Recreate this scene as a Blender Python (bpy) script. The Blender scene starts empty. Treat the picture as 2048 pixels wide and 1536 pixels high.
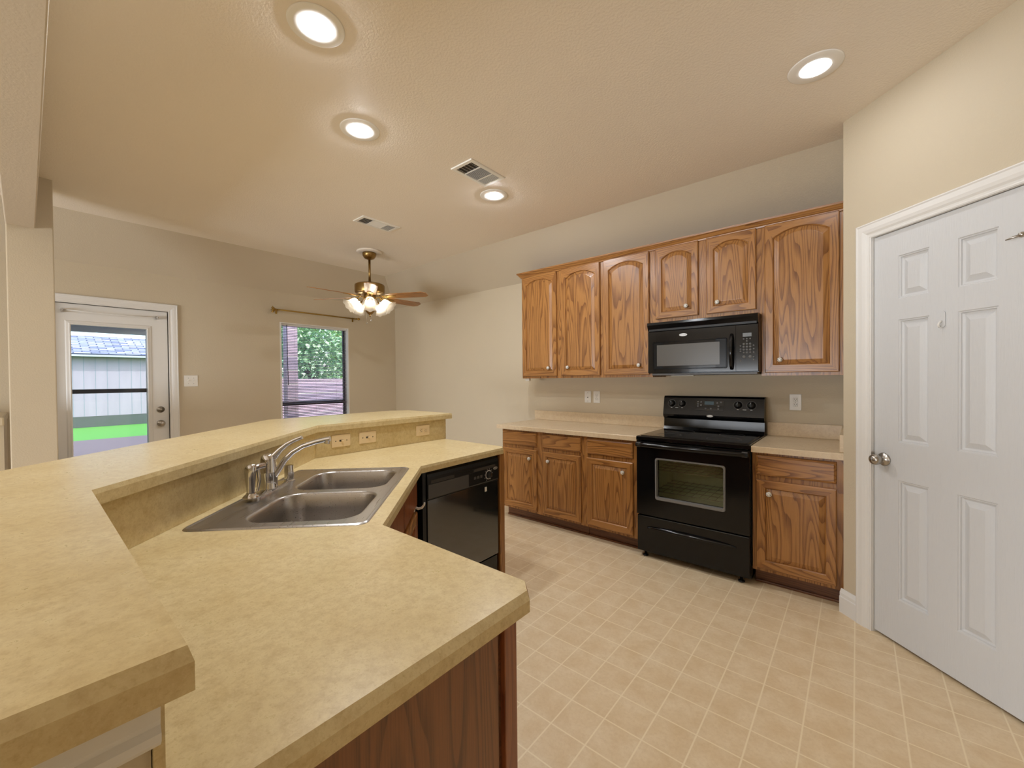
import bpy, bmesh, math, random
from mathutils import Vector, Matrix
random.seed(7)
SC = bpy.context.scene
COL = SC.collection
R = math.radians
S2 = math.sqrt(2.0)

# ------------------------------------------------------------------ camera
yaw, pitch, roll = R(130.106), R(-0.647), R(-0.561)
fwd = Vector((math.cos(yaw) * math.cos(pitch), math.sin(yaw) * math.cos(pitch), math.sin(pitch)))
rt = Vector((math.sin(yaw), -math.cos(yaw), 0))
up = rt.cross(fwd)
r2 = math.cos(roll) * rt + math.sin(roll) * up
u2 = -math.sin(roll) * rt + math.cos(roll) * up
cam_d = bpy.data.cameras.new('camera')
cam_d.sensor_width = 36.0
cam_d.lens = 818.8 / 2048 * 36.0
cam_d.clip_start = 0.02
cam_d.clip_end = 200
cam = bpy.data.objects.new('camera', cam_d)
COL.objects.link(cam)
M = Matrix((r2, u2, -fwd)).transposed().to_4x4()
M.translation = Vector((0, 0, 1.36))
cam.matrix_world = M
SC.camera = cam

# ------------------------------------------------------------------ world, sun, fill lamp, exposure
SC.view_settings.view_transform = 'Standard'
SC.view_settings.look = 'None'
SC.view_settings.gamma = 1.0
SC.view_settings.use_curve_mapping = False
SC.view_settings.exposure = 0.72
SC.cycles.use_denoising = True
SC.cycles.max_bounces = 10
SC.cycles.diffuse_bounces = 5
SC.cycles.sample_clamp_indirect = 6.0
SC.cycles.caustics_reflective = False
SC.cycles.caustics_refractive = False

w = bpy.data.worlds.new('sky')
SC.world = w
w.use_nodes = True
nt = w.node_tree
sky = nt.nodes.new('ShaderNodeTexSky')
sky.sky_type = 'NISHITA'
sky.sun_disc = False
sky.sun_elevation = R(50)
sky.sun_rotation = R(60)
sky.air_density = 1.0
sky.dust_density = 2.0
bg = nt.nodes['Background']
nt.links.new(sky.outputs[0], bg.inputs[0])
bg.inputs[1].default_value = 0.42


def lamp(name, kind, loc, energy, color, **kw):
    d = bpy.data.lights.new(name, kind)
    d.energy = energy
    d.color = color
    for k, v in kw.items():
        setattr(d, k, v)
    o = bpy.data.objects.new(name, d)
    COL.objects.link(o)
    o.location = loc
    return o


sun = lamp('sun', 'SUN', (5, 0, 12), 2.3, (1.0, 0.96, 0.9), angle=R(0.6))
sun.rotation_euler = Vector((-0.62, 0.35, -1.0)).to_track_quat('-Z', 'Y').to_euler()
FILL_COL = (0.87, 0.93, 1.0)
# cool fill lamp added at the living room end; no window is built there
d2 = lamp('fill_south', 'AREA', (-2.2, -5.9, 0.78), 200, FILL_COL, shape='RECTANGLE', size=3.2, size_y=1.35)
d2.rotation_euler = Vector((0, 1, 0)).to_track_quat('-Z', 'Y').to_euler()
LAMP_COL = (0.96, 0.99, 1.03)
LENS_STRENGTH = 365.0
BULB_STRENGTH = 30.0


# ------------------------------------------------------------------ mesh helpers
class MB:
    """collects shapes in one bmesh; faces get the current material slot"""

    def __init__(self):
        self.bm = bmesh.new()
        self.mi = 0
        self.mats = []

    def use(self, m):
        if m not in self.mats:
            self.mats.append(m)
        self.mi = self.mats.index(m)
        return self

    def f(self, vs, smooth=False):
        try:
            fa = self.bm.faces.new(vs)
        except ValueError:
            return None
        fa.material_index = self.mi
        fa.smooth = smooth
        return fa

    def v(self, p):
        return self.bm.verts.new(p)

    def box(self, x0, x1, y0, y1, z0, z1, bev=0.0, mat=None):
        x0, x1 = min(x0, x1), max(x0, x1)
        y0, y1 = min(y0, y1), max(y0, y1)
        z0, z1 = min(z0, z1), max(z0, z1)
        vs = [self.v((x, y, z)) for x in (x0, x1) for y in (y0, y1) for z in (z0, z1)]
        if mat is not None:
            for q in vs:
                q.co = mat @ q.co
        fs = []
        for q in ((0, 1, 3, 2), (4, 6, 7, 5), (0, 4, 5, 1), (2, 3, 7, 6), (0, 2, 6, 4), (1, 5, 7, 3)):
            fs.append(self.f([vs[i] for i in q]))
        if bev > 0:
            es = list({e for fa in fs for e in fa.edges})
            r = bmesh.ops.bevel(self.bm, geom=es, offset=bev, segments=2, affect='EDGES', profile=0.5)
            for fa in r['faces']:
                fa.material_index = self.mi
        return self

    def loops(self, ls, closed=True, cap0=False, cap1=False, smooth=False):
        rings = [[self.v(p) for p in l] for l in ls]
        n = len(rings[0])
        for a, b in zip(rings[:-1], rings[1:]):
            for i in range(n if closed else n - 1):
                j = (i + 1) % n
                self.f([a[i], a[j], b[j], b[i]], smooth)
        if cap0:
            self.f(list(reversed(rings[0])))
        if cap1:
            self.f(rings[-1])
        return rings

    def lathe(self, prof, seg=32, mat=None, smooth=True, cap=True):
        ls = []
        for r, z in prof:
            ring = []
            for i in range(seg):
                a = 2 * math.pi * i / seg
                p = Vector((r * math.cos(a), r * math.sin(a), z))
                ring.append(mat @ p if mat is not None else p)
            ls.append(ring)
        self.loops(ls, True, cap and prof[0][0] > 1e-5, cap and prof[-1][0] > 1e-5, smooth)
        return self

    def cyl(self, p, q, r, seg=16, r2=None):
        p, q = Vector(p), Vector(q)
        d = q - p
        m = Matrix.Translation(p) @ d.to_track_quat('Z', 'Y').to_matrix().to_4x4()
        self.lathe([(r, 0), (r if r2 is None else r2, d.length)], seg, m)
        return self

    def tube(self, pts, r, seg=10, rs=None, flat=1.0):
        pts = [Vector(p) for p in pts]
        ls = []
        prev = None
        for i, p in enumerate(pts):
            t = (pts[min(i + 1, len(pts) - 1)] - pts[max(i - 1, 0)]).normalized()
            if prev is None:
                n = t.orthogonal().normalized()
            else:
                n = (prev - t * prev.dot(t)).normalized()
            prev = n
            b = t.cross(n)
            rr = rs[i] if rs else r
            ls.append([p + (n * math.cos(a) + b * math.sin(a) * flat) * rr for a in
                       [2 * math.pi * k / seg for k in range(seg)]])
        self.loops(ls, True, True, True, True)
        return self

    def sphere(self, c, r, seg=16, sz=1.0):
        c = Vector(c)
        n = seg // 2
        prof = [(max(1e-6, r * math.sin(math.pi * i / n)), -r * sz * math.cos(math.pi * i / n)) for i in range(n + 1)]
        self.lathe(prof, seg, Matrix.Translation(c), True, False)
        return self

    def fill(self, rings, z, flip=False):
        """flat face between an outline and holes, at height z"""
        es, vr = [], []
        for rg in rings:
            vs = [self.v((p[0], p[1], z)) for p in rg]
            vr.append(vs)
            for a, b in zip(vs, vs[1:] + vs[:1]):
                es.append(self.bm.edges.new((a, b)))
        r = bmesh.ops.triangle_fill(self.bm, use_beauty=True, use_dissolve=False, edges=es)
        for g in r['geom']:
            if isinstance(g, bmesh.types.BMFace):
                g.material_index = self.mi
                if (g.normal.z < 0) != flip:
                    g.normal_flip()
        return vr

    def slab(self, outer, z0, z1, holes=(), cham=None, edge_mats=None):
        """outline extruded from z0 to z1; cham = per-edge top chamfer"""
        n = len(outer)
        top = offset(outer, cham) if cham else outer
        c = max(cham) if cham else 0
        t = self.fill([top] + list(holes), z1)
        b = self.fill([outer] + list(holes), z0, True)
        base = self.mi
        if cham:
            mid = [self.v((p[0], p[1], z1 - c)) for p in outer]
        for i in range(n):
            j = (i + 1) % n
            if edge_mats and edge_mats[i] is not None:
                self.use(edge_mats[i])
            if cham:
                self.f([b[0][i], b[0][j], mid[j], mid[i]])
                self.f([mid[i], mid[j], t[0][j], t[0][i]])
            else:
                self.f([b[0][i], b[0][j], t[0][j], t[0][i]])
            self.mi = base
        for h in range(1, len(holes) + 1):
            m = len(holes[h - 1])
            for i in range(m):
                j = (i + 1) % m
                self.f([b[h][i], b[h][j], t[h][j], t[h][i]])
        return self

    def build(self, name, mat=None, parent=None, loc=(0, 0, 0), rotz=0.0, weld=False, sharp=None):
        me = bpy.data.meshes.new(name)
        if weld:
            bmesh.ops.remove_doubles(self.bm, verts=self.bm.verts, dist=1e-5)
        bmesh.ops.recalc_face_normals(self.bm, faces=self.bm.faces)
        self.bm.to_mesh(me)
        self.bm.free()
        for m in (self.mats if self.mats else [mat]):
            me.materials.append(m)
        o = bpy.data.objects.new(name, me)
        COL.objects.link(o)
        o.location = loc
        o.rotation_euler.z = rotz
        if parent is not None:
            o.parent = parent
        if sharp:
            for p in me.polygons:
                p.use_smooth = True
            try:
                me.set_sharp_from_angle(angle=R(sharp))
            except Exception:
                pass
        return o


def offset(poly, ds):
    """move every edge of a CCW outline inwards by its own distance"""
    n = len(poly)
    L = []
    for i in range(n):
        a, b = Vector(poly[i][:2]), Vector(poly[(i + 1) % n][:2])
        t = (b - a).normalized()
        nn = Vector((-t.y, t.x))
        L.append((a + nn * ds[i], t))
    out = []
    for i in range(n):
        p, t = L[i - 1]
        q, s = L[i]
        den = t.x * s.y - t.y * s.x
        if abs(den) < 1e-6:
            out.append(q.copy())
            continue
        k = ((q.x - p.x) * s.y - (q.y - p.y) * s.x) / den
        out.append(p + t * k)
    return [(p.x, p.y) for p in out]


def rrect(x0, x1, y0, y1, r, n=6):
    pts = []
    for cx, cy, a0 in ((x1 - r, y0 + r, -90), (x1 - r, y1 - r, 0), (x0 + r, y1 - r, 90), (x0 + r, y0 + r, 180)):
        for i in range(n + 1):
            a = R(a0 + 90 * i / n)
            pts.append((cx + r * math.cos(a), cy + r * math.sin(a)))
    return pts


def empty(name, loc, rotz=0.0):
    o = bpy.data.objects.new(name, None)
    COL.objects.link(o)
    o.location = loc
    o.rotation_euler.z = rotz
    o.empty_display_size = 0.1
    return o


def tag(o, label, cat, group=None, kind=None):
    o['label'] = label
    o['category'] = cat
    if group:
        o['group'] = group
    if kind:
        o['kind'] = kind
    return o


def struct(o):
    o['kind'] = 'structure'
    return o


def copy_tree(o, parent=None):
    c = o.copy()
    COL.objects.link(c)
    c.parent = parent
    for ch in list(o.children):
        copy_tree(ch, c)
    return c


def text(name, s, size, mat, parent, m, depth=0.0004):
    cu = bpy.data.curves.new(name, 'FONT')
    cu.body = s
    cu.size = size
    cu.extrude = depth
    cu.align_x = 'CENTER'
    cu.align_y = 'CENTER'
    t = bpy.data.objects.new(name + '_tmp', cu)
    COL.objects.link(t)
    dg = bpy.context.evaluated_depsgraph_get()
    dg.update()
    me = bpy.data.meshes.new_from_object(t.evaluated_get(dg))
    bpy.data.objects.remove(t)
    me.transform(m)
    me.materials.clear()
    me.materials.append(mat)
    o = bpy.data.objects.new(name, me)
    COL.objects.link(o)
    o.parent = parent
    return o


# local frame whose text plane faces local -y (x right, z up)
FRONT = Matrix(((1, 0, 0, 0), (0, 0, -1, 0), (0, 1, 0, 0), (0, 0, 0, 1)))


# ------------------------------------------------------------------ materials
def srgb(r, g, b):
    def c(x):
        x /= 255.0
        return x / 12.92 if x <= 0.04045 else ((x + 0.055) / 1.055) ** 2.4
    return (c(r), c(g), c(b), 1.0)


class NT:
    def __init__(self, name):
        self.m = bpy.data.materials.new(name)
        self.m.use_nodes = True
        self.t = self.m.node_tree
        self.b = self.t.nodes['Principled BSDF']
        self.out = self.t.nodes['Material Output']

    def n(self, kind, **kw):
        nd = self.t.nodes.new('ShaderNode' + kind)
        for k, v in kw.items():
            if k in nd.inputs.keys():
                nd.inputs[k].default_value = v
            else:
                setattr(nd, k, v)
        return nd

    def l(self, a, b):
        self.t.links.new(a, b)

    def math(self, op, a, b=None, c=None):
        nd = self.t.nodes.new('ShaderNodeMath')
        nd.operation = op
        for i, x in enumerate((a, b, c)):
            if x is None:
                continue
            if isinstance(x, (int, float)):
                nd.inputs[i].default_value = x
            else:
                self.l(x, nd.inputs[i])
        return nd.outputs[0]

    def ramp(self, fac, stops):
        nd = self.t.nodes.new('ShaderNodeValToRGB')
        e = nd.color_ramp.elements
        e[0].position, e[0].color = stops[0]
        e[1].position, e[1].color = stops[-1]
        for p, c in stops[1:-1]:
            k = e.new(p)
            k.color = c
        self.l(fac, nd.inputs[0])
        return nd.outputs[0]

    def mix(self, fac, a, b, mode='MIX'):
        nd = self.t.nodes.new('ShaderNodeMix')
        nd.data_type = 'RGBA'
        nd.blend_type = mode
        for i, x in ((0, fac), (6, a), (7, b)):
            if isinstance(x, (int, float, tuple)):
                nd.inputs[i].default_value = x
            else:
                self.l(x, nd.inputs[i])
        return nd.outputs[2]

    def coords(self, scale=(1, 1, 1), rnd=False, rot=(0, 0, 0)):
        tc = self.n('TexCoord')
        src = tc.outputs['Object']
        if rnd:
            oi = self.n('ObjectInfo')
            k = self.n('Vector' + 'Math', operation='SCALE')
            k.inputs[0].default_value = (17.3, 9.1, 23.7)
            self.l(oi.outputs['Random'], k.inputs['Scale'])
            a = self.n('Vector' + 'Math', operation='ADD')
            self.l(src, a.inputs[0])
            self.l(k.outputs[0], a.inputs[1])
            src = a.outputs[0]
        mp = self.n('Mapping')
        mp.inputs['Scale'].default_value = scale
        mp.inputs['Rotation'].default_value = rot
        self.l(src, mp.inputs[0])
        return mp.outputs[0]

    def noise(self, vec, scale, detail=4, rough=0.55):
        nd = self.n('TexNoise')
        nd.inputs['Scale'].default_value = scale
        nd.inputs['Detail'].default_value = detail
        nd.inputs['Roughness'].default_value = rough
        self.l(vec, nd.inputs['Vector'])
        return nd.outputs['Fac']

    def bump(self, h, strength, dist):
        nd = self.n('Bump')
        nd.inputs['Strength'].default_value = strength
        nd.inputs['Distance'].default_value = dist
        self.l(h, nd.inputs['Height'])
        self.l(nd.outputs[0], self.b.inputs['Normal'])

    def set(self, **kw):
        for k, v in kw.items():
            self.b.inputs[k.replace('_', ' ')].default_value = v
        return self


def plain(name, col, rough=0.5, metal=0.0, spec=0.5, coat=0.0):
    t = NT(name)
    t.set(Base_Color=col, Roughness=rough, Metallic=metal)
    t.b.inputs['Specular IOR Level'].default_value = spec
    t.b.inputs['Coat Weight'].default_value = coat
    t.b.inputs['Coat Roughness'].default_value = 0.05
    return t


def paint(name, col, scale=120, strength=0.25, dist=0.0012, rough=0.6):
    t = plain(name, col, rough, spec=0.3)
    v = t.coords()
    n1 = t.noise(v, scale, 3, 0.6)
    big = t.noise(v, 1.3, 2)
    c = t.mix(big, col, tuple(x * 0.93 for x in col[:3]) + (1,))
    t.l(c, t.b.inputs['Base Color'])
    h = t.ramp(n1, [(0.38, (0, 0, 0, 1)), (0.62, (1, 1, 1, 1))])
    t.bump(h, strength, dist)
    return t.m


def oak(name, axis, light, dark, deep, rough=0.32):
    """stained oak; grain runs along local axis"""
    t = plain(name, light, rough, spec=0.45)
    t.b.inputs['Coat Weight'].default_value = 0.25
    t.b.inputs['Coat Roughness'].default_value = 0.22
    # coordinates with the grain along the third component
    sc = {'z': (1, 1, 1), 'x': (1, 1, 1)}[axis]
    v = t.coords(sc, True)
    sep = t.n('SeparateXYZ')
    t.l(v, sep.inputs[0])
    com = t.n('CombineXYZ')
    if axis == 'z':
        a, b, g = sep.outputs[0], sep.outputs[1], sep.outputs[2]
    else:
        a, b, g = sep.outputs[2], sep.outputs[1], sep.outputs[0]
    t.l(t.math('MULTIPLY', g, 0.085), com.inputs[2])
    t.l(a, com.inputs[0])
    t.l(b, com.inputs[1])
    # broad growth-ring field: contour lines of a stretched noise
    field = t.noise(com.outputs[0], 5.2, 2.0, 0.4)
    ring = t.math('FRACT', t.math('MULTIPLY', field, 30.0))
    ring = t.ramp(ring, [(0.0, (0.1, 0.1, 0.1, 1)), (0.45, (0, 0, 0, 1)), (0.82, (0.75, 0.75, 0.75, 1)), (0.97, (1, 1, 1, 1)), (1.0, (0.1, 0.1, 0.1, 1))])
    # pores: short fine streaks
    com2 = t.n('CombineXYZ')
    t.l(a, com2.inputs[0])
    t.l(b, com2.inputs[1])
    t.l(t.math('MULTIPLY', g, 0.028), com2.inputs[2])
    pores = t.noise(com2.outputs[0], 330, 3, 0.6)
    pores = t.ramp(pores, [(0.45, (0, 0, 0, 1)), (0.66, (1, 1, 1, 1))])
    patch = t.noise(com.outputs[0], 2.3, 2)
    c = t.mix(patch, light, tuple(x * 0.86 for x in light[:3]) + (1,))
    k = t.math('MULTIPLY', ring, 0.85)
    c = t.mix(k, c, dark)
    k2 = t.math('MULTIPLY', pores, t.math('MULTIPLY_ADD', ring, 0.5, 0.22))
    c = t.mix(k2, c, deep)
    t.l(c, t.b.inputs['Base Color'])
    t.bump(pores, 0.08, 0.001)
    return t.m


def laminate(name, base, hi, lo, rough=0.28):
    t = plain(name, base, rough, spec=0.4)
    v = t.coords()
    a = t.noise(v, 5.5, 6, 0.62)
    b = t.noise(v, 46, 6, 0.75)
    c = t.mix(t.ramp(a, [(0.38, (0, 0, 0, 1)), (0.66, (1, 1, 1, 1))]), base, hi)
    c = t.mix(t.math('MULTIPLY', t.ramp(b, [(0.42, (0, 0, 0, 1)), (0.74, (1, 1, 1, 1))]), 0.68), c, lo)
    sp = t.noise(v, 170, 3, 0.6)
    c = t.mix(t.math('MULTIPLY', t.ramp(sp, [(0.55, (0, 0, 0, 1)), (0.7, (1, 1, 1, 1))]), 0.4), c, lo)
    c = t.mix(t.math('MULTIPLY', t.ramp(sp, [(0.3, (1, 1, 1, 1)), (0.42, (0, 0, 0, 1))]), 0.35), c, hi)
    t.l(c, t.b.inputs['Base Color'])
    t.l(t.math('MULTIPLY_ADD', b, 0.12, rough - 0.05), t.b.inputs['Roughness'])
    return t.m


M_WALL = paint('wall_paint', srgb(202, 189, 165))
M_CEIL = paint('ceiling_paint_lit', srgb(243, 234, 221), 90, 0.3, 0.002)  # same paint as the walls, lightened in place of light missing up there
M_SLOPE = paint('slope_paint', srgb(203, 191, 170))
M_BEAM = paint('beam_paint', srgb(200, 188, 170), 100, 0.2, 0.001)
M_WHITE = plain('white_trim_paint', srgb(222, 220, 216), 0.38).m
M_EAVE = plain('porch_eave_paint', srgb(214, 224, 228), 0.7).m
M_OAK = oak('oak_upright', 'z', srgb(174, 122, 66), srgb(116, 71, 34), srgb(78, 45, 20))
M_OAKH = oak('oak_crosswise', 'x', srgb(174, 122, 66), srgb(116, 71, 34), srgb(78, 45, 20))
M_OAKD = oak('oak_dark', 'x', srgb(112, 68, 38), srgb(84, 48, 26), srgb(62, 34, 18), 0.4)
M_OAKP = oak('oak_end_panel', 'z', srgb(138, 88, 48), srgb(106, 66, 34), srgb(80, 48, 24), 0.42)
M_OAKR = oak('oak_reddish', 'z', srgb(150, 88, 50), srgb(118, 62, 34), srgb(90, 45, 24), 0.3)
M_LAM = laminate('laminate', srgb(206, 186, 138), srgb(216, 199, 155), srgb(176, 149, 102))
M_LAMW = laminate('laminate_wall_run', srgb(211, 190, 158), srgb(220, 202, 172), srgb(192, 168, 137))
M_CORE = plain('particle_core', srgb(140, 96, 50), 0.9).m
M_BLACK = plain('black_enamel', srgb(12, 12, 13), 0.12, spec=0.38, coat=0.0).m
M_BLACKD = plain('dishwasher_black', srgb(16, 16, 16), 0.16, spec=0.9, coat=1.0).m
M_BLACKG = plain('black_glass', srgb(8, 8, 9), 0.04, spec=0.5).m
M_BLACKM = plain('black_plastic', srgb(20, 20, 20), 0.3, spec=0.35).m
M_GREY = plain('charcoal_panel', srgb(72, 70, 68), 0.35).m
M_MESH = plain('grey_screen', srgb(84, 81, 76), 0.25, spec=0.35).m
M_SILVER = plain('silver_badge', srgb(190, 190, 188), 0.3, 0.6).m
M_PRINT = plain('white_print', srgb(205, 205, 205), 0.6).m
M_KEY = plain('grey_keys', srgb(98, 97, 95), 0.5).m
M_DISP = plain('teal_display', srgb(40, 72, 84), 0.2).m
M_LCD = plain('grey_display', srgb(92, 94, 92), 0.3).m
M_SURR = plain('black_surround', srgb(10, 10, 10), 0.2, spec=0.2).m
M_FRAME = plain('grey_window_frame', srgb(120, 119, 118), 0.25).m
M_CAV = plain('oven_lining', srgb(226, 232, 208), 0.6).m
M_RACK = plain('rack_wire', srgb(190, 186, 170), 0.3, 0.7).m
M_CHROME = plain('chrome', srgb(215, 215, 218), 0.08, 1.0).m
M_NICKEL = plain('satin_nickel', srgb(176, 172, 166), 0.28, 1.0).m
M_BRASS = plain('antique_brass', srgb(150, 122, 74), 0.3, 1.0).m
M_GOLD = plain('gold_rod', srgb(160, 128, 62), 0.38, 0.85).m
M_PLATE = plain('white_plastic', srgb(228, 225, 218), 0.35).m
M_ALMOND = plain('almond_plastic', srgb(232, 210, 172), 0.35).m
M_SLOT = plain('dark_slot', srgb(50, 46, 42), 0.6).m
M_SLATB = plain('blind_slat', srgb(120, 108, 114), 0.45).m
M_BRONZE = plain('bronze_frame', srgb(46, 46, 60), 0.4).m
M_FENCE = plain('fence_boards', srgb(150, 112, 110), 0.85).m
M_FOIL = plain('soft_white', srgb(236, 234, 228), 0.3).m
M_RING = plain('lamp_trim', srgb(242, 241, 238), 0.45).m
M_VDARK = plain('vent_shadow', srgb(70, 66, 62), 0.8).m
M_BARK2 = plain('gutter_paint', srgb(168, 172, 180), 0.6).m
M_TRUNK = plain('bark', srgb(96, 80, 70), 0.9).m

# stainless with a brushed direction
t = plain('stainless', srgb(176, 172, 168), 0.3, 1.0)
n_ = t.noise(t.coords((4, 260, 260)), 1.0, 2)
t.l(t.math('MULTIPLY_ADD', n_, 0.22, 0.2), t.b.inputs['Roughness'])
M_STEEL = t.m

# flowered ceramic knob
t = plain('flowered_ceramic', srgb(205, 200, 190), 0.15)
vo = t.n('TexVoronoi')
vo.inputs['Scale'].default_value = 170
t.l(t.coords(), vo.inputs['Vector'])
t.l(t.ramp(vo.outputs['Distance'], [(0.45, srgb(228, 224, 214)), (0.75, srgb(110, 102, 96))]), t.b.inputs['Base Color'])
M_KNOB = t.m

# moulded white door with embossed grain
t = plain('door_paint', srgb(204, 205, 206), 0.42)
g_ = t.noise(t.coords((1, 1, 0.05)), 210, 3, 0.6)
t.bump(t.ramp(g_, [(0.42, (0, 0, 0, 1)), (0.6, (1, 1, 1, 1))]), 0.22, 0.0016)
M_DOOR = t.m

# vinyl floor: 15 cm printed tiles
t = plain('vinyl_tiles', srgb(205, 178, 142), 0.4, spec=0.4)
v_ = t.coords()
sep = t.n('SeparateXYZ')
t.l(v_, sep.inputs[0])
TX, TY = 0.1527, 0.1535
gx = t.math('FRACT', t.math('DIVIDE', t.math('ADD', sep.outputs[0], 0.0085 + TX * 100), TX))
gy = t.math('FRACT', t.math('DIVIDE', t.math('ADD', sep.outputs[1], -1.777 + TY * 100), TY))
ex = t.math('MINIMUM', gx, t.math('SUBTRACT', 1.0, gx))
ey = t.math('MINIMUM', gy, t.math('SUBTRACT', 1.0, gy))
e_ = t.math('MINIMUM', ex, ey)
line = t.ramp(e_, [(0.012, (1, 1, 1, 1)), (0.024, (0, 0, 0, 1))])
n1 = t.noise(v_, 9, 6, 0.68)
n2 = t.noise(v_, 70, 4, 0.7)
c_ = t.mix(t.ramp(n1, [(0.36, (0, 0, 0, 1)), (0.66, (1, 1, 1, 1))]), srgb(220, 196, 158), srgb(232, 213, 181))
c_ = t.mix(t.math('MULTIPLY', t.ramp(n2, [(0.46, (0, 0, 0, 1)), (0.72, (1, 1, 1, 1))]), 0.4), c_, srgb(208, 182, 143))
c_ = t.mix(t.math('MULTIPLY', line, .9), c_, srgb(242, 226, 195))
t.l(c_, t.b.inputs['Base Color'])
t.bump(line, -0.2, 0.0008)
M_FLOOR = t.m

# carpet of the living room
t = plain('carpet', srgb(176, 158, 136), 0.95)
M_CARPET = t.m


def emit(name, col, s):
    t = NT(name)
    t.t.nodes.remove(t.b)
    e = t.n('Emission')
    e.inputs[0].default_value = tuple(col) + (1,)
    e.inputs[1].default_value = s
    t.l(e.outputs[0], t.out.inputs[0])
    return t.m


M_LENS = emit('lamp_lens', LAMP_COL, LENS_STRENGTH)
M_LENS_DIM = emit('bulb_lens', LAMP_COL, LENS_STRENGTH * .26)
M_BULB = emit('bulb_glow', (1.0, 0.93, 0.80), BULB_STRENGTH)


def pane(name, tint, refl=1.0):
    t = NT(name)
    t.t.nodes.remove(t.b)
    tr = t.n('BsdfTransparent')
    tr.inputs[0].default_value = tint
    gl = t.n('BsdfGlossy')
    gl.inputs[1].default_value = 0.02
    fr = t.n('Fresnel')
    fr.inputs[0].default_value = 1.45
    mx = t.n('MixShader')
    t.l(t.math('MULTIPLY', fr.outputs[0], refl), mx.inputs[0])
    t.l(tr.outputs[0], mx.inputs[1])
    t.l(gl.outputs[0], mx.inputs[2])
    t.l(mx.outputs[0], t.out.inputs[0])
    return t.m


M_PANE = pane('window_glass', (0.96, 0.975, 0.98, 1), 0.6)
M_OVENGLASS = pane('oven_glass', (0.95, 0.97, 0.92, 1), 1.4)

# frosted lamp shade: lets part of the light straight through, scatters the rest
t = NT('frosted_glass')
t.t.nodes.remove(t.b)
tl = t.n('BsdfTranslucent')
tl.inputs[0].default_value = (0.98, 0.93, 0.84, 1)
df = t.n('BsdfDiffuse')
df.inputs[0].default_value = (0.95, 0.9, 0.8, 1)
tp = t.n('BsdfTransparent')
m1 = t.n('MixShader')
m1.inputs[0].default_value = 0.25
t.l(tl.outputs[0], m1.inputs[1])
t.l(df.outputs[0], m1.inputs[2])
m2 = t.n('MixShader')
m2.inputs[0].default_value = 0.3
t.l(m1.outputs[0], m2.inputs[1])
t.l(tp.outputs[0], m2.inputs[2])
t.l(m2.outputs[0], t.out.inputs[0])
M_SHADE = t.m

# outside
t = plain('shed_siding', srgb(196, 206, 210), 0.8)
v_ = t.coords((1, 1, 0.1))
t.l(t.mix(t.noise(v_, 6, 5), srgb(147, 139, 150), srgb(167, 158, 168)), t.b.inputs['Base Color'])
M_SIDING = t.m
t = plain('roof_shingles', srgb(160, 166, 178), 0.9)
br = t.n('TexBrick')
br.offset = 0.5
br.inputs['Color1'].default_value = srgb(176, 182, 200)
br.inputs['Color2'].default_value = srgb(104, 110, 132)
br.inputs['Mortar'].default_value = srgb(78, 84, 104)
br.inputs['Scale'].default_value = 1.0
br.inputs['Brick Width'].default_value = 0.42
br.inputs['Row Height'].default_value = 0.16
br.inputs['Mortar Size'].default_value = 0.02
t.l(t.coords((1, 1, 1), False, (0, 0, R(90))), br.inputs['Vector'])
t.l(br.outputs[0], t.b.inputs['Base Color'])
M_SHINGLE = t.m
t = plain('lawn', srgb(90, 190, 60), 0.9)
t.l(t.mix(t.noise(t.coords(), 26, 6, 0.8), srgb(46, 118, 36), srgb(108, 172, 78)), t.b.inputs['Base Color'])
M_LAWN = t.m
t = plain('patio_concrete', srgb(150, 136, 140), 0.9)
t.l(t.mix(t.noise(t.coords(), 14, 6, 0.8), srgb(98, 86, 88), srgb(120, 108, 110)), t.b.inputs['Base Color'])
M_PATIO = t.m
t = plain('soil', srgb(120, 116, 110), 0.95)
t.l(t.mix(t.noise(t.coords(), 5, 5, 0.7), srgb(88, 88, 94), srgb(74, 86, 74)), t.b.inputs['Base Color'])
M_SOIL = t.m
t = plain('brick', srgb(160, 118, 116), 0.85)
br = t.n('TexBrick')
br.inputs['Color1'].default_value = srgb(188, 164, 176)
br.inputs['Color2'].default_value = srgb(162, 146, 164)
br.inputs['Mortar'].default_value = srgb(196, 186, 182)
br.inputs['Scale'].default_value = 1.0
br.inputs['Brick Width'].default_value = 0.22
br.inputs['Row Height'].default_value = 0.075
br.inputs['Mortar Size'].default_value = 0.008
mp = t.n('Mapping')
mp.inputs['Rotation'].default_value = (R(90), 0, R(90))
t.l(t.n('TexCoord').outputs['Object'], mp.inputs[0])
t.l(mp.outputs[0], br.inputs['Vector'])
t.l(br.outputs[0], t.b.inputs['Base Color'])
M_BRICK = t.m


def leafmat(name, a, b):
    t = plain(name, a, 0.6)
    geo = t.n('NewGeometry')
    t.l(t.mix(geo.outputs['Random Per Island'], a, b), t.b.inputs['Base Color'])
    return t.m


M_LEAF = leafmat('leaf', srgb(120, 168, 125), srgb(205, 232, 185))
M_LEAF2 = leafmat('leaf_light', srgb(160, 205, 110), srgb(225, 240, 165))

# wood of the fan blades
M_BLADE = oak('blade_oak', 'x', srgb(176, 122, 62), srgb(130, 82, 38), srgb(100, 60, 28))

# ------------------------------------------------------------------ room shell
ZC, ZP = 2.80, 2.46           # flat ceiling, wall plate
XB, YC = -5.43, 3.67          # back wall, cabinet wall
FX, FY = -4.98, 3.21          # where the ceiling starts to slope
XR, YS = 5.2, -6.2            # far ends of the living room
PC = (-0.056, 3.016)          # pantry corner
PE = (1.55, 1.41)             # other end of the diagonal wall
TH = 0.14

mb = MB()
mb.box(XB - TH, XR + TH, YS - TH, YC + TH, -0.2, 0)
fl = struct(mb.build('floor', M_FLOOR))

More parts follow.
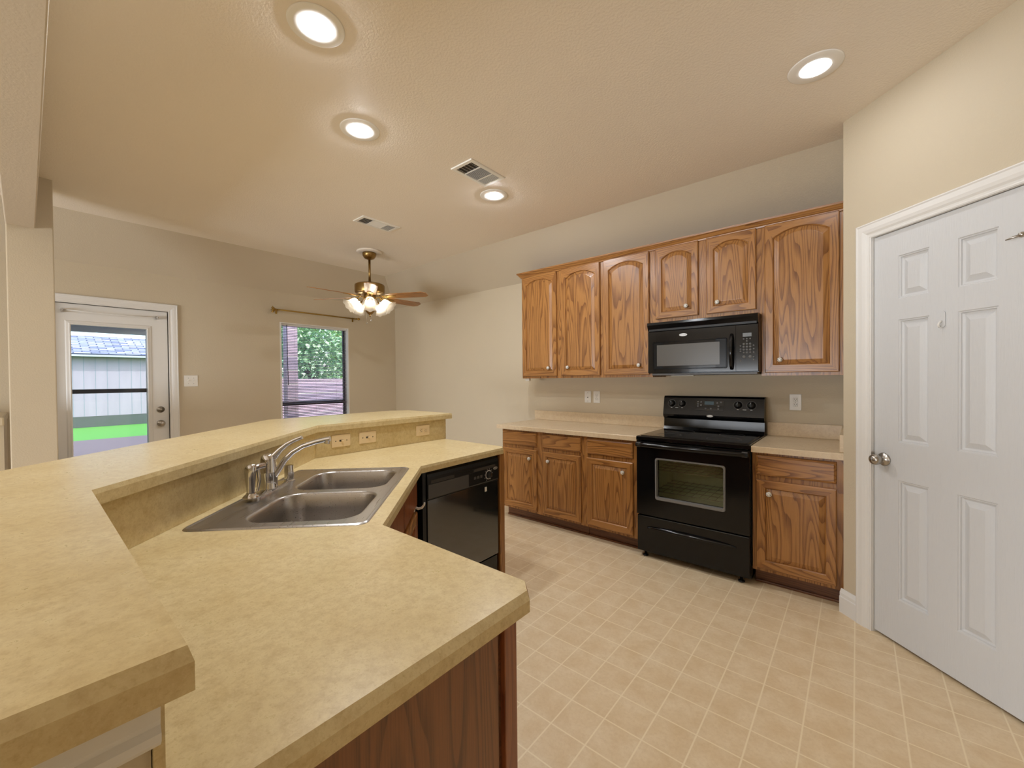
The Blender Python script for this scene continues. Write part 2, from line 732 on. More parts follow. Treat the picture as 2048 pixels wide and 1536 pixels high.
mb = MB()   # living room carpet, past the bar
mb.box(XB + 0.0, -1.2, YS, -0.75, 0.001, 0.012)
tag(mb.build('carpet', M_CARPET), 'beige carpet of the living room beyond the bar', 'carpet', kind='structure')

mb = MB()
mb.use(M_CEIL)
mb.f([mb.v(p) for p in ((FX, YS, ZC), (XR, YS, ZC), (XR, FY, ZC), (FX, FY, ZC))])
mb.use(M_SLOPE)
mb.f([mb.v(p) for p in ((FX, YS, ZC), (FX, FY, ZC), (XB - .01, YC + .01, ZP - .008), (XB - .01, YS, ZP - .008))])
mb.f([mb.v(p) for p in ((FX, FY, ZC), (XR, FY, ZC), (XR, YC + .01, ZP - .008), (XB - .01, YC + .01, ZP - .008))])
# solid roof above
mb.box(XB - TH, XR + TH, YS - TH, YC + TH, ZC + .06, ZC + .2)
struct(mb.build('ceiling', None))


def wall_x(mb, x0, x1, y0, y1, zt, openings):
    """wall between x0..x1 running along y with rectangular openings (ya, yb, za, zb)"""
    ys = sorted({y0, y1} | {q for o in openings for q in o[:2]})
    for a, b in zip(ys[:-1], ys[1:]):
        op = [o for o in openings if o[0] <= a + 1e-6 and o[1] >= b - 1e-6]
        if not op:
            mb.box(x0, x1, a, b, 0, zt)
        else:
            za, zb = op[0][2:]
            if za > 0.01:
                mb.box(x0, x1, a, b, 0, za)
            mb.box(x0, x1, a, b, zb, zt)


BD = (0.115, 0.961, 0.0, 2.096)      # back door opening
BW = (2.02, 2.915, 0.62, 2.095)      # dining window opening
mb = MB()
wall_x(mb, XB - TH, XB, YS, YC, ZC + .06, [BD, BW])
struct(mb.build('wall_back', M_WALL, weld=True))
mb = MB()
mb.box(XB - TH, XR + TH, YC, YC + TH, 0, ZC + .06)
struct(mb.build('wall_cabinets', M_WALL))
# pantry: short return beside the cabinets, then the diagonal wall with the door opening
PN = Vector((1, 1, 0)) / S2
PD = Vector((1, -1, 0)) / S2


def pan(s, d, z=0):
    """point on the pantry wall: s along the wall, d behind its face"""
    p = PD * s + PN * (2.955 / S2 + d)
    return (p.x, p.y, z)


DS0, DS1, DZ1 = -1.994, -1.356, 2.084       # pantry door slab
mb = MB()


def pbox(mb, s0, s1, d0, d1, z0, z1):
    vs = []
    for z in (z0, z1):
        vs.append([pan(s, d, z) for s, d in ((s0, d0), (s1, d0), (s1, d1), (s0, d1))])
    mb.loops(vs, True, True, True)


s_c = (PC[0] - PC[1]) / S2
s_e = (PE[0] - PE[1]) / S2
g = 0.012
pbox(mb, s_c, DS0 - g, 0, 0.115, 0, ZC + .06)
pbox(mb, DS1 + g, s_e, 0, 0.115, 0, ZC + .06)
pbox(mb, DS0 - g, DS1 + g, 0, 0.115, DZ1 + g, ZC + .06)
struct(mb.build('wall_pantry', M_WALL))
mb = MB()
mb.slab([(PC[0], PC[1]), (PC[0] + .08, PC[1] + .08), (PC[0] + .08, YC), (PC[0], YC)], 0, ZC + .06)
struct(mb.build('wall_pantry_return', M_WALL))
mb = MB()
mb.box(XR, XR + TH, YS, YC, 0, ZC + .06)
mb.box(PE[0], PE[0] + .12, PE[1], YC, 0, ZC + .06)
struct(mb.build('wall_right', M_WALL))
mb = MB()
mb.box(XB - TH, XR + TH, YS - TH, YS, 0, ZC + .06)
struct(mb.build('wall_living_room', M_WALL))
# dark inside of the pantry so that the gap below the door reads dark
# header beam and the column that carries it
mb = MB()
mb.box(-4.36, XR, -0.074, 0.059, 2.437, ZC + .04, 0.006)
struct(mb.build('trim_beam', M_BEAM))
mb = MB()
mb.box(-4.56, -4.35, -0.073, 0.142, 0, ZC + .04, 0.006)
struct(mb.build('wall_column', M_WALL))
# ledge showing at the left of the column, on the living room side
mb = MB()
mb.box(-5.43, -4.6, -0.55, -0.105, 0, 1.07)
mb.box(-5.43, -4.56, -0.57, -0.10, 1.07, 1.13, 0.01)
struct(mb.build('wall_ledge', M_WALL))

# baseboards
mb = MB()


def base_profile(mb, p0, p1, nrm, h=0.135):
    """moulded baseboard from p0 to p1, standing on the side of the wall nrm points to"""
    prof = [(0, 0), (0.016, 0), (0.016, h - .045), (0.013, h - .04), (0.013, h - .022), (0.009, h - .012), (0.004, h), (0, h)]
    nrm = Vector(nrm).normalized()
    ls = []
    for p in (p0, p1):
        ls.append([(p[0] + nrm.x * d, p[1] + nrm.y * d, z) for d, z in prof])
    mb.loops(ls, True, True, True)


base_profile(mb, pan(s_c - 0.012, 0)[:2], pan(DS0 - 0.081, 0)[:2], (-1, -1, 0))
struct(mb.build('baseboard_pantry', M_WHITE))
mb = MB()
base_profile(mb, pan(DS1 + 0.081, 0)[:2], pan(s_e, 0)[:2], (-1, -1, 0))
struct(mb.build('baseboard_pantry_right', M_WHITE))
mb = MB()
base_profile(mb, (XB, 1.04), (XB, YC), (1, 0, 0))
struct(mb.build('baseboard_back', M_WHITE))
mb = MB()
base_profile(mb, (XB, YC), (-2.71, YC), (0, -1, 0))
struct(mb.build('baseboard_cabinets', M_WHITE))


# ------------------------------------------------------------------ casings
def casing_ring(mb, a0, a1, top, wdt, place, z0=0.0):
    """moulded door casing: up, across, down around an opening; place(a, d, z) -> xyz, d towards the room"""
    prof = [(0.0, 0.0), (0.0, 0.010), (0.006, 0.012), (0.012, 0.009), (0.02, 0.010), (0.03, 0.015), (0.045, 0.018),
            (wdt - .012, 0.018), (wdt - .006, 0.021), (wdt, 0.018), (wdt, 0.0)]
    ls = []
    for k in range(4):
        ring = []
        for o, d in prof:
            a = (a0 - o) if k < 2 else (a1 + o)
            z = z0 if k in (0, 3) else top + o
            ring.append(place(a, d, z))
        ls.append(ring)
    mb.loops(ls, True, True, True)


mb = MB()
casing_ring(mb, DS0 - .004, DS1 + .004, DZ1 + .004, 0.08, lambda a, d, z: pan(a, -d, z))
for o0, o1, z0_, z1_ in ((DS0 - g, DS0 - .003, 0, DZ1 + g), (DS1 + .003, DS1 + g, 0, DZ1 + g)):
    pbox(mb, o0, o1, 0.0, 0.113, z0_, z1_)
pbox(mb, DS0 - .003, DS1 + .003, 0.0, 0.113, DZ1 + .003, DZ1 + g)
pbox(mb, DS0 - .003, DS0 + .01, 0.042, 0.055, 0.0, DZ1)
pbox(mb, DS1 - .01, DS1 + .003, 0.042, 0.055, 0.0, DZ1)
pbox(mb, DS0, DS1, 0.042, 0.055, DZ1 - .01, DZ1 + .003)
struct(mb.build('trim_pantry_casing', M_WHITE))
mb = MB()
casing_ring(mb, BD[0] + .006, BD[1] - .006, BD[3] - .006, 0.075, lambda a, d, z: (XB + d, a, z))
struct(mb.build('trim_back_door_casing', M_WHITE))


# ------------------------------------------------------------------ six panel door (local: x along, -y front, z up)
def moulded_door(name, w_, h_, panels, parent=None):
    mb = MB()
    xs = sorted({0, w_} | {p[0] for p in panels} | {p[1] for p in panels})
    zs = sorted({0, h_} | {p[2] for p in panels} | {p[3] for p in panels})
    T = 0.035
    for i in range(len(xs) - 1):
        for j in range(len(zs) - 1):
            x0, x1, z0, z1 = xs[i], xs[i + 1], zs[j], zs[j + 1]
            if any(p[0] <= x0 and p[1] >= x1 and p[2] <= z0 and p[3] >= z1 for p in panels):
                continue
            mb.f([mb.v((x0, 0, z0)), mb.v((x1, 0, z0)), mb.v((x1, 0, z1)), mb.v((x0, 0, z1))])
    for x0, x1, z0, z1 in panels:
        def rc(i, y):
            return [(x0 + i, y, z0 + i), (x1 - i, y, z0 + i), (x1 - i, y, z1 - i), (x0 + i, y, z1 - i)]
        mb.loops([rc(0, 0), rc(.003, .004), rc(.008, .0045), rc(.010, .010), rc(.017, .0135), rc(.019, .0135), rc(.043, .002)], True, False, True)
    # edges and back
    a = [(0, 0, 0), (w_, 0, 0), (w_, 0, h_), (0, 0, h_)]
    b = [(0, T, 0), (w_, T, 0), (w_, T, h_), (0, T, h_)]
    mb.loops([a, b], True, False, True)
    return mb


ROT_P = R(-45)
w_d = DS1 - DS0
pl_ = []
for x0 in (0.122, 0.376):
    for z0, z1 in ((1.728, 1.942), (1.012, 1.624), (0.22, 0.822)):
        pl_.append((x0, x0 + .14, z0, z1))
p0 = pan(DS0, 0.006, 0.014)
pd = moulded_door('door_1', w_d, DZ1 - .014, pl_)
door1 = struct(pd.build('door_1', M_DOOR, None, p0, ROT_P))
# knob with rose
mb = MB()
mk = Matrix.Translation((0.052, 0, 0.914)) @ Matrix.Rotation(R(90), 4, 'X')
mb.lathe([(0.0001, 0.0), (0.033, 0.0), (0.034, 0.004), (0.030, 0.008), (0.014, 0.011), (0.0115, 0.02), (0.013, 0.028), (0.022, 0.034), (0.027, 0.044),
          (0.0275, 0.054), (0.024, 0.064), (0.014, 0.071), (0.0001, 0.073)], 32, mk)
mb.box(-0.006, 0.0, -.014, .012, 0.885, 0.945, 0.002)
mb.build('door_knob', M_NICKEL, door1)
HP = 0.0
# small adhesive hook on the door
hk = empty('adhesive_hook', pan(-1.678, 0.006, 1.575), ROT_P)
tag(hk, 'small white adhesive hook on the white pantry door between its panels', 'hook')
mb = MB()
mb.slab(rrect(-.014, .014, 0, .075, .012), 0, .004)
bmesh.ops.transform(mb.bm, matrix=Matrix.Rotation(R(90), 4, 'X'), verts=mb.bm.verts)
mb.build('backing', M_DOOR, hk)
mb = MB()
mb.tube([(0, -.004, .03), (0, -.016, .02), (0, -.02, .01), (0, -.016, .003), (0, -.01, .006)], .004, 8)
mb.build('prong', M_PLATE, hk)
# chrome peg at the right
hk = empty('coat_hook', pan(-1.378, 0.006, 1.885), ROT_P)
tag(hk, 'slim metal hook high up at the right edge of the white pantry door', 'hook')
mb = MB()
mb.lathe([(0.0001, 0), (.012, 0), (.012, .004), (.0001, .006)], 20, Matrix.Rotation(R(90), 4, 'X'))
mb.build('base', M_NICKEL, hk)
mb = MB()
mb.tube([(0, -.004, 0), (0, -.03, .004), (-.02, -.052, -.002), (-.038, -.06, -.008)], .005, 8, [.005, .005, .005, .002])
mb.sphere((-.006, -.036, .004), .011, 12)
mb.build('prong', M_NICKEL, hk)

# ------------------------------------------------------------------ back door with glass
dw, dh = BD[1] - BD[0] - .02, 2.082
door2 = empty('door_2', (XB - .03, BD[0] + .01, 0.006), R(90))
struct(door2)
gl = (0.27 - BD[0] - .01, 0.79 - BD[0] - .01, 0.62, 1.893)   # glass in local x, z


def ring_frame(mb, outer, inner, y0, y1):
    (a0, a1, b0, b1), (c0, c1, e0, e1) = outer, inner
    mb.box(a0, c0, y0, y1, b0, b1)
    mb.box(c1, a1, y0, y1, b0, b1)
    mb.box(c0, c1, y0, y1, b0, e0)
    mb.box(c0, c1, y0, y1, e1, b1)


mb = MB()
ring_frame(mb, (0, dw, 0, dh), gl, 0, 0.04)
mb.build('slab', M_WHITE, door2)
mb = MB()
prof = [(0, 0), (0.0, -.010), (0.008, -.013), (0.016, -.009), (0.030, -.006), (0.038, 0)]
rings = []
for i_, (a, z) in enumerate(((gl[0], gl[2]), (gl[1], gl[2]), (gl[1], gl[3]), (gl[0], gl[3]))):
    sx = -1 if i_ in (0, 3) else 1
    sz = -1 if i_ in (0, 1) else 1
    rings.append([(a + sx * o, y, z + sz * o) for o, y in prof])
rings.append(rings[0])
mb.loops(rings, False)
mb.build('lite_frame', M_WHITE, door2)
mb = MB()
mb.box(gl[0], gl[1], .018, .024, gl[2], gl[3])
mb.build('glass', M_PANE, door2)
xk = 0.887 - BD[0] - .01
mb = MB()
mb.lathe([(0.0001, 0), (.032, 0), (.03, .012), (.012, .014), (.012, .026), (.0001, .027)], 28,
         Matrix.Translation((xk, 0, 1.081)) @ Matrix.Rotation(R(90), 4, 'X'))
mb.build('deadbolt', M_NICKEL, door2)
mb = MB()
mb.lathe([(0.0001, 0), (.033, 0), (.03, .008), (.012, .012), (.012, .03), (.024, .038), (.028, .05), (.024, .06), (.0001, .066)], 28,
         Matrix.Translation((xk, 0, .94)) @ Matrix.Rotation(R(90), 4, 'X'))
mb.build('door_knob', M_NICKEL, door2)
# little curtain rod on the door
cr = empty('cafe_rod', (XB + .012, 0.54, 2.02), R(90))
tag(cr, 'thin white curtain rod with small brackets across the top of the glazed back door', 'curtain rod')
mb = MB()
mb.tube([(-.32, 0, .004), (-.15, 0, .0), (.05, 0, -.004), (.32, 0, .004)], .004, 8)
mb.build('rod', M_WHITE, cr)
for s in (-1, 1):
    mb = MB()
    mb.box(s * .325 - .006, s * .325 + .006, -.012, .041, -.016, .016, .002)
    mb.box(s * .325 - .010, s * .325 + .010, -.018, -.006, -.003, .012, .002)
    mb.build('bracket', M_NICKEL, cr)
# storm door outside
sd = empty('storm_door', (XB - .125, BD[0] + .01, 0.0), R(90))
tag(sd, 'white framed storm door with dark middle bar just outside the glazed back door', 'door')
mb = MB()
ring_frame(mb, (0, dw, .01, dh), (.12, dw - .155, .15, dh - .06), 0, .03)
mb.build('frame', M_WHITE, sd)
mb = MB()
mb.box(.12, dw - .155, .004, .028, 1.265, 1.305, .004)
mb.build('middle_bar', M_BRONZE, sd)
mb = MB()
mb.box(.12, dw - .155, .014, .017, .15, dh - .06)
mb.build('glass', M_PANE, sd)

# ------------------------------------------------------------------ dining window with blind
win = empty('window_1', (XB, BW[0], BW[2]), R(90))
struct(win)
ww, wh = BW[1] - BW[0], BW[3] - BW[2]
# local: x along wall, +y outside, z up
mb = MB()
ring_frame(mb, (0, ww, 0, wh), (.02, ww - .012, .02, wh - .012), .0, .135)
mb.build('jamb', M_WHITE, win)
mb = MB()
ring_frame(mb, (.02, ww - .012, .02, wh - .012), (.036, ww - .034, .05, wh - .03), .095, .125)
zs_ = 1.075 - BW[2]
mb.box(.036, ww - .034, .095, .125, zs_ - .025, zs_ + .03)
mb.build('sash_frame', M_BRONZE, win)
mb = MB()
mb.box(.036, ww - .034, .108, .112, .05, wh - .03)
mb.build('glass', M_PANE, win)
bl = empty('mini_blind', (XB - .05, BW[0] + .03, BW[2] + .03), R(90))
tag(bl, 'dark mini blind with open slats in the dining window', 'blind')
bw_, bh_ = 0.845, 1.43
mb = MB()
nsl = 70
for i in range(nsl):
    z = .03 + i * (bh_ - .06) / (nsl - 1)
    mb.loops([[(x, y, z + q) for y, q in ((-.0118, -.0044), (-.006, -.0010), (.0, .0008), (.006, .0026), (.0118, .0038),
                                         (.0118, .0044), (.006, .0032), (.0, .0014), (-.006, -.0004), (-.0118, -.0038))] for x in (0, bw_)], True, True, True)
mb.build('slats', M_SLATB, bl)
mb = MB()
mb.box(-.002, bw_ + .002, -.014, .014, bh_ - .018, bh_ + .008, .002)
mb.build('head_rail', M_WHITE, bl)
mb = MB()
mb.box(0, bw_, -.012, .012, 0.0, .014, .003)
mb.build('bottom_rail', M_SLATB, bl)
mb = MB()
mb.tube([(.065, -.022, bh_ - .01), (.068, -.024, bh_ - .4), (.072, -.022, bh_ - .77)], .004, 8)
mb.build('wand', M_BRONZE, bl)
for xx in (.16, .42, .70):
    mb = MB()
    mb.tube([(xx, -.013, .01), (xx, -.013, bh_)], .0009, 5)
    mb.build('cord', M_SLATB, bl)
# curtain rod
cr = empty('curtain_rod', (XB + .075, 2.483, 2.228), R(90))
tag(cr, 'long brass curtain rod with a star shaped finial above the dining window', 'curtain rod')
mb = MB()
mb.tube([(-.52, 0, .004), (.52, 0, -.004)], .009, 12)
mb.build('rod', M_GOLD, cr)
mb = MB()
for k in range(8):
    a = 2 * math.pi * k / 8
    mb.tube([(-.545, 0, 0), (-.555, math.cos(a) * .022, math.sin(a) * .022), (-.572, math.cos(a) * .040, math.sin(a) * .040)], .006, 6, [.009, .008, .003])
mb.sphere((-.56, 0, 0), .018, 12)
mb.lathe([(.011, 0), (.016, .01), (.011, .03)], 12, Matrix.Translation((-.545, 0, 0)) @ Matrix.Rotation(R(90), 4, 'Y'))
mb.build('finial', M_GOLD, cr)
mb = MB()
mb.sphere((.545, 0, 0), .018, 12)
mb.lathe([(.012, 0), (.008, .02), (.013, .03)], 12, Matrix.Translation((.515, 0, 0)) @ Matrix.Rotation(R(90), 4, 'Y'))
mb.build('finial', M_GOLD, cr)
for s in (-.50, .49):
    mb = MB()
    mb.box(s - .008, s + .008, -.01, .075, -.006, .006, .002)
    mb.box(s - .01, s + .01, .069, .075, -.04, .02, .002)
    mb.build('bracket', M_GOLD, cr)


# ------------------------------------------------------------------ switch plates and outlets
def plate(name, label, cat, loc, rotz, w_, h_, mat, kind, group=None):
    o = empty(name, loc, rotz)
    tag(o, label, cat, group)
    mb = MB()
    mb.box(-w_ / 2, w_ / 2, -.006, 0, -h_ / 2, h_ / 2, .0025)
    mb.build('plate', mat, o)
    if kind == 'outlet':
        for s in (-1, 1):
            mb = MB()
            m = Matrix.Translation((0, -.006, s * .0195))
            mb.use(mat)
            mb.box(-.014, .014, -.0022, 0, -.0135, .0135, .003, m)
            mb.use(M_SLOT)
            for x in (-.006, .006):
                mb.box(x - .0012, x + .0012, -.0028, -.002, -.001, .007, 0, m)
            mb.box(-.0022, .0022, -.0028, -.002, -.009, -.005, 0, m)
            mb.build('receptacle', None, o)
        mb = MB()
        mb.lathe([(.0001, 0), (.003, 0), (.0025, .0012), (.0001, .0014)], 10, Matrix.Translation((0, -.006, 0)) @ Matrix.Rotation(R(90), 4, 'X'))
        mb.build('screw', M_NICKEL, o)
    if kind == 'outlet_flat':          # receptacle turned on its side
        for s in (-1, 1):
            mb = MB()
            m = Matrix.Translation((s * .0195, -.006, 0))
            mb.use(mat)
            mb.box(-.0135, .0135, -.0022, 0, -.014, .014, .003, m)
            mb.use(M_SLOT)
            for z in (-.006, .006):
                mb.box(-.001, .007, -.0028, -.002, z - .0012, z + .0012, 0, m)
            mb.box(-.009, -.005, -.0028, -.002, -.0022, .0022, 0, m)
            mb.build('receptacle', None, o)
    if kind == 'switch2':
        for s in (-.023, .023):
            mb = MB()
            mb.box(s - .005, s + .005, -.016, -.004, -.002, .010, .002)
            mb.build('toggle', mat, o)
            for z in (-.03, .03):
                mb = MB()
                mb.lathe([(.0001, 0), (.003, 0), (.0001, .0014)], 10, Matrix.Translation((s, -.006, z)) @ Matrix.Rotation(R(90), 4, 'X'))
                mb.build('screw', M_NICKEL, o)
    if kind == 'switch_flat':
        mb = MB()
        mb.use(M_SLOT)
        mb.box(-.012, .012, -.0066, -.005, -.0055, .0055)
        mb.use(mat)
        mb.box(-.002, .010, -.018, -.005, -.004, .004, .0015)
        mb.build('toggle', None, o)
        for x in (-.035, .035):
            mb = MB()
            mb.lathe([(.0001, 0), (.0035, 0), (.0001, .0016)], 10, Matrix.Translation((x, -.006, 0)) @ Matrix.Rotation(R(90), 4, 'X'))
            mb.build('screw', M_SLOT, o)
    if kind == 'jack':
        mb = MB()
        mb.use(M_SLOT)
        mb.lathe([(.0001, 0), (.005, 0), (.004, .004), (.0001, .005)], 12, Matrix.Translation((0, -.006, -.004)) @ Matrix.Rotation(R(90), 4, 'X'))
        mb.build('jack', None, o)
        for z in (-.042, .042):
            mb = MB()
            mb.lathe([(.0001, 0), (.003, 0), (.0001, .0014)], 10, Matrix.Translation((0, -.006, z)) @ Matrix.Rotation(R(90), 4, 'X'))
            mb.build('screw', M_SLOT, o)
    return o


plate('switch_plate', 'white double light switch on the back wall beside the glazed door', 'light switch', (XB, 1.134, 1.377), R(90), .118, .118, M_PLATE, 'switch2')
plate('phone_plate', 'white wall plate with a single dark jack, left of an outlet above the long counter', 'wall plate', (-2.085, YC, 1.175), 0, .072, .118, M_PLATE, 'jack')
plate('outlet', 'white upright outlet beside the jack plate, left of the black stove', 'outlet', (-1.985, YC, 1.175), 0, .072, .118, M_PLATE, 'outlet')
plate('outlet', 'white upright outlet above the short counter right of the black stove', 'outlet', (-.347, YC, 1.17), 0, .074, .12, M_PLATE, 'outlet')

# ------------------------------------------------------------------ cabinets along the wall
def panel_door(w_, h_, stile, arch, horiz):
    """raised panel cabinet door, local x 0..w, z 0..h, front at y=-.02; returns (frame, panel) builders"""
    T = .020
    n = 14
    rail = .052
    crest = arch

    def loop(i, y, opening):
        """i = inset from the opening edge when opening, else from the outer edge"""
        pts = []
        if opening:
            x0, x1, z0 = stile + i, w_ - stile - i, rail + i
            sh = h_ - .046 - crest - i
            pts += [(x0, y, z0), (x1, y, z0), (x1, y, sh)]
            for k in range(1, n):
                q = k / n
                x = x1 + (x0 - x1) * q
                pts.append((x, y, sh + crest * (1 - abs(2 * q - 1) ** 2.3) if crest else sh))
            pts.append((x0, y, sh))
        else:
            pts += [(i, y, i), (w_ - i, y, i), (w_ - i, y, h_ - i)]
            for k in range(1, n):
                q = k / n
                xo = (w_ - stile) + (stile - (w_ - stile)) * q
                pts.append((xo, y, h_ - i))
            pts.append((i, y, h_ - i))
        return pts

    fr = MB()
    fr.use(M_OAK).use(M_OAKH)
    L = [loop(0, 0, False), loop(0, -T + .005, False), loop(.005, -T, False), loop(0, -T, True), loop(.005, -T + .006, True), loop(.006, -T + .011, True)]
    rings = [[fr.v(p) for p in l] for l in L]
    m = len(rings[0])
    for ri, (a, b) in enumerate(zip(rings[:-1], rings[1:])):
        for i in range(m):
            j = (i + 1) % m
            fr.mi = 0 if i in (1, m - 1) else 1
            fr.f([a[i], a[j], b[j], b[i]])
    fr.mi = 0
    fr.f(list(reversed(rings[0])))
    pn = MB()
    pn.loops([loop(.004, -T + .012, True), loop(.008, -T + .010, True), loop(.034, -T + .002, True), loop(.036, -T + .0016, True)], True, True, True)
    return fr, pn


KNOB_ME = None


def knob(parent, x, z):
    global KNOB_ME
    if KNOB_ME is None:
        mb = MB()
        mb.use(M_NICKEL)
        mx = Matrix.Rotation(R(90), 4, 'X')
        mb.lathe([(.0001, 0), (.010, 0), (.009, .003), (.006, .006), (.0055, .013), (.0001, .013)], 20, mx)
        mb.use(M_KNOB)
        mb.lathe([(.0001, .012), (.010, .013), (.0155, .018), (.0165, .023), (.0145, .028), (.008, .031), (.0001, .0315)], 20, mx)
        k = mb.build('knob', None, parent, (x, -.020, z))
        KNOB_ME = k.data
        return k
    k = bpy.data.objects.new('knob', KNOB_ME)
    COL.objects.link(k)
    k.parent = parent
    k.location = (x, -.020, z)
    return k


def add_door(parent, x0, x1, z0, z1, kx, kz, arch=0.0):
    fr, pn = panel_door(x1 - x0, z1 - z0, .048, arch, False)
    d = fr.build('door', None, parent, (x0, 0, z0))
    pn.build('panel', M_OAK, d)
    knob(d, kx - x0, kz - z0)
    return d


def drawer_front(parent, x0, x1, z0, z1, label=None):
    mb = MB()
    w_, h_ = x1 - x0, z1 - z0

    def rc(i, y):
        return [(i, y, i), (w_ - i, y, i), (w_ - i, y, h_ - i), (i, y, h_ - i)]
    mb.loops([rc(0, 0), rc(0, -.012), rc(.003, -.015), rc(.010, -.0185), rc(.013, -.020)], True, True, True)
    return mb.build('drawer', M_OAKH, parent, (x0, 0, z0))


YF = 3.054       # base face frame plane
YU = 3.370       # wall cabinet face frame plane
GAP = 0.0008


def base_cabinet(label, x0, x1, fronts, group=None):
    o = empty('base_cabinet', ((x0 + x1) / 2, YF, 0))
    tag(o, label, 'cabinet', group)
    X = lambda x: x - (x0 + x1) / 2
    mb = MB()
    mb.use(M_OAK)
    mb.box(X(x0), X(x1), .018, YC - YF - .002, .105, .874)
    mb.build('carcass', None, o)
    mb = MB()          # face frame: stiles and rails
    mb.use(M_OAK)
    edges = [x0] + [(a[1] + b[0]) / 2 for a, b in zip(fronts[:-1], fronts[1:])] + [x1]
    mb.box(X(x0), X(x1), 0, .018, .105, .874)
    mb.build('face_frame', None, o)
    mb = MB()
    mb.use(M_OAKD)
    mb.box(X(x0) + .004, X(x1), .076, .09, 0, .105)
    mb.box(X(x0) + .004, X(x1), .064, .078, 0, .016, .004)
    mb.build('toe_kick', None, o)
    for a, b, kx in fronts:
        add_door(o, X(a), X(b), .127, .697, X(kx), .617)
        drawer_front(o, X(a), X(b), .729, .857)
    return o


base_cabinet('two door oak base cabinet at the far left end of the long counter', -2.700, -1.776,
             [(-2.690, -2.272, -2.343), (-2.205, -1.803, -2.130)])
base_cabinet('single door oak base cabinet with a drawer directly left of the black stove', -1.776 + GAP, -1.296,
             [(-1.745, -1.336, -1.412)])
base_cabinet('single door oak base cabinet with a drawer between the stove and the pantry corner', -.522, -.058,
             [(-.500, -.090, -.425)])


def wall_cabinet(label, x0, x1, z0, fronts, zk):
    o = empty('wall_cabinet', ((x0 + x1) / 2, YU, z0))
    tag(o, label, 'cabinet', 'oak wall cabinets' if False else None)
    X = lambda x: x - (x0 + x1) / 2
    zt = 2.448 - z0
    mb = MB()
    mb.use(M_OAK)
    mb.box(X(x0), X(x1), .018, YC - YU - .002, 0, zt)
    mb.build('carcass', None, o)
    mb = MB()
    mb.use(M_OAK)
    mb.box(X(x0), X(x1), 0, .018, 0, zt)
    mb.build('face_frame', None, o)
    for a, b, kx in fronts:
        zb = 1.389 if z0 < 1.6 else 1.843
        add_door(o, X(a), X(b), zb - z0, 2.418 - z0, X(kx), zk - z0, .05 if b - a > .35 else .045)
    return o


wall_cabinet('tall two door oak wall cabinet at the left end, over the long counter', -2.690, -1.762, 1.368,
             [(-2.679, -2.250, -2.338), (-2.195, -1.780, -2.113)], 1.470)
wall_cabinet('tall single door oak wall cabinet directly left of the microwave', -1.762 + GAP, -1.300, 1.368, [(-1.742, -1.325, -1.408)], 1.470)
wall_cabinet('short two door oak wall cabinet above the black microwave', -1.300 + GAP, -.518, 1.806,
             [(-1.270, -.937, -1.022), (-.878, -.548, -.797)], 1.922)
wall_cabinet('wide single door oak wall cabinet right of the microwave with bold arched grain', -.518 + GAP, -.058, 1.368, [(-.495, -.084, -.403)], 1.477)
# crown moulding along the cabinet tops
mb = MB()
prof = [(0, 0), (-.008, .002), (-.010, .012), (-.016, .016), (-.030, .034), (-.038, .040), (-.040, .052), (0, .052)]
yb = YU - .001
mb.loops([[(-2.69 + y, yb + y, 2.412 + z) for y, z in prof], [(-.0585, yb + y, 2.412 + z) for y, z in prof]], True, True, True)
cm = mb.build('crown_moulding', M_OAKH)
tag(cm, 'oak crown moulding running along the tops of the wall cabinets', 'moulding')
mb = MB()
mb.loops([[(-2.6905 + y, 3.63, 2.412 + z) for y, z in prof], [(-2.6905 + y, yb + y, 2.412 + z) for y, z in prof]], True, True, True)
mb.build('side_return', M_OAKH, cm)
mb = MB()
mb.box(-2.678, -2.628, 3.40, 3.43, 1.340, 1.3675, .004)
tag(mb.build('power_block', M_PLATE), 'tiny white block under the left end of the wall cabinets', 'power block')

# countertops of the wall run, each with its backsplash strip
YCT = 3.014


def wall_counter(label, x0, x1, ch, side=False):
    o = empty('countertop', ((x0 + x1) / 2, YCT, .876))
    tag(o, label, 'countertop')
    X = lambda x: x - (x0 + x1) / 2
    D = YC - YCT
    mb = MB()
    mb.use(M_LAMW)
    mb.slab([(X(x0), 0), (X(x1), 0), (X(x1), D - .002), (X(x0), D - .002)], 0, .038, (), ch)
    mb.build('worktop', None, o)
    mb = MB()
    mb.use(M_LAMW)
    mb.box(X(x0), X(x1), D - .022, D - .001, .0385, .140, .002)
    if side:
        mb.box(X(x1) - .02, X(x1), .05, D - .023, .0385, .140, .002)
    mb.build('backsplash', None, o)
    return o


wall_counter('long beige laminate countertop on the base cabinets left of the stove', -2.745, -1.2945, [.004, 0, 0, .004])
wall_counter('short beige laminate countertop between the stove and the pantry corner', -.5235, -.0575, [.004, 0, 0, 0], True)

# ------------------------------------------------------------------ stove
SX0, SX1, SY = -1.2905, -.5275, 3.0
SW = SX1 - SX0
st = empty('stove', ((SX0 + SX1) / 2, SY, 0))
tag(st, 'black freestanding electric range with glass cooktop between the two counters', 'stove')
h2 = SW / 2
D = YC - SY - .012
ZT = .921
mb = MB()
mb.use(M_BLACK)
mb.box(-h2, -h2 + .02, .045, D, .035, .895)
mb.box(h2 - .02, h2, .045, D, .035, .895)
mb.box(-h2 + .02, h2 - .02, D - .02, D, .035, .895)
mb.box(-h2 + .02, h2 - .02, .045, D - .02, .035, .06)
mb.box(-h2 + .02, h2 - .02, .045, D - .02, .885, .895)
mb.box(-h2 + .02, h2 - .02, .05, .08, .035, .32)
mb.build('body', None, st)
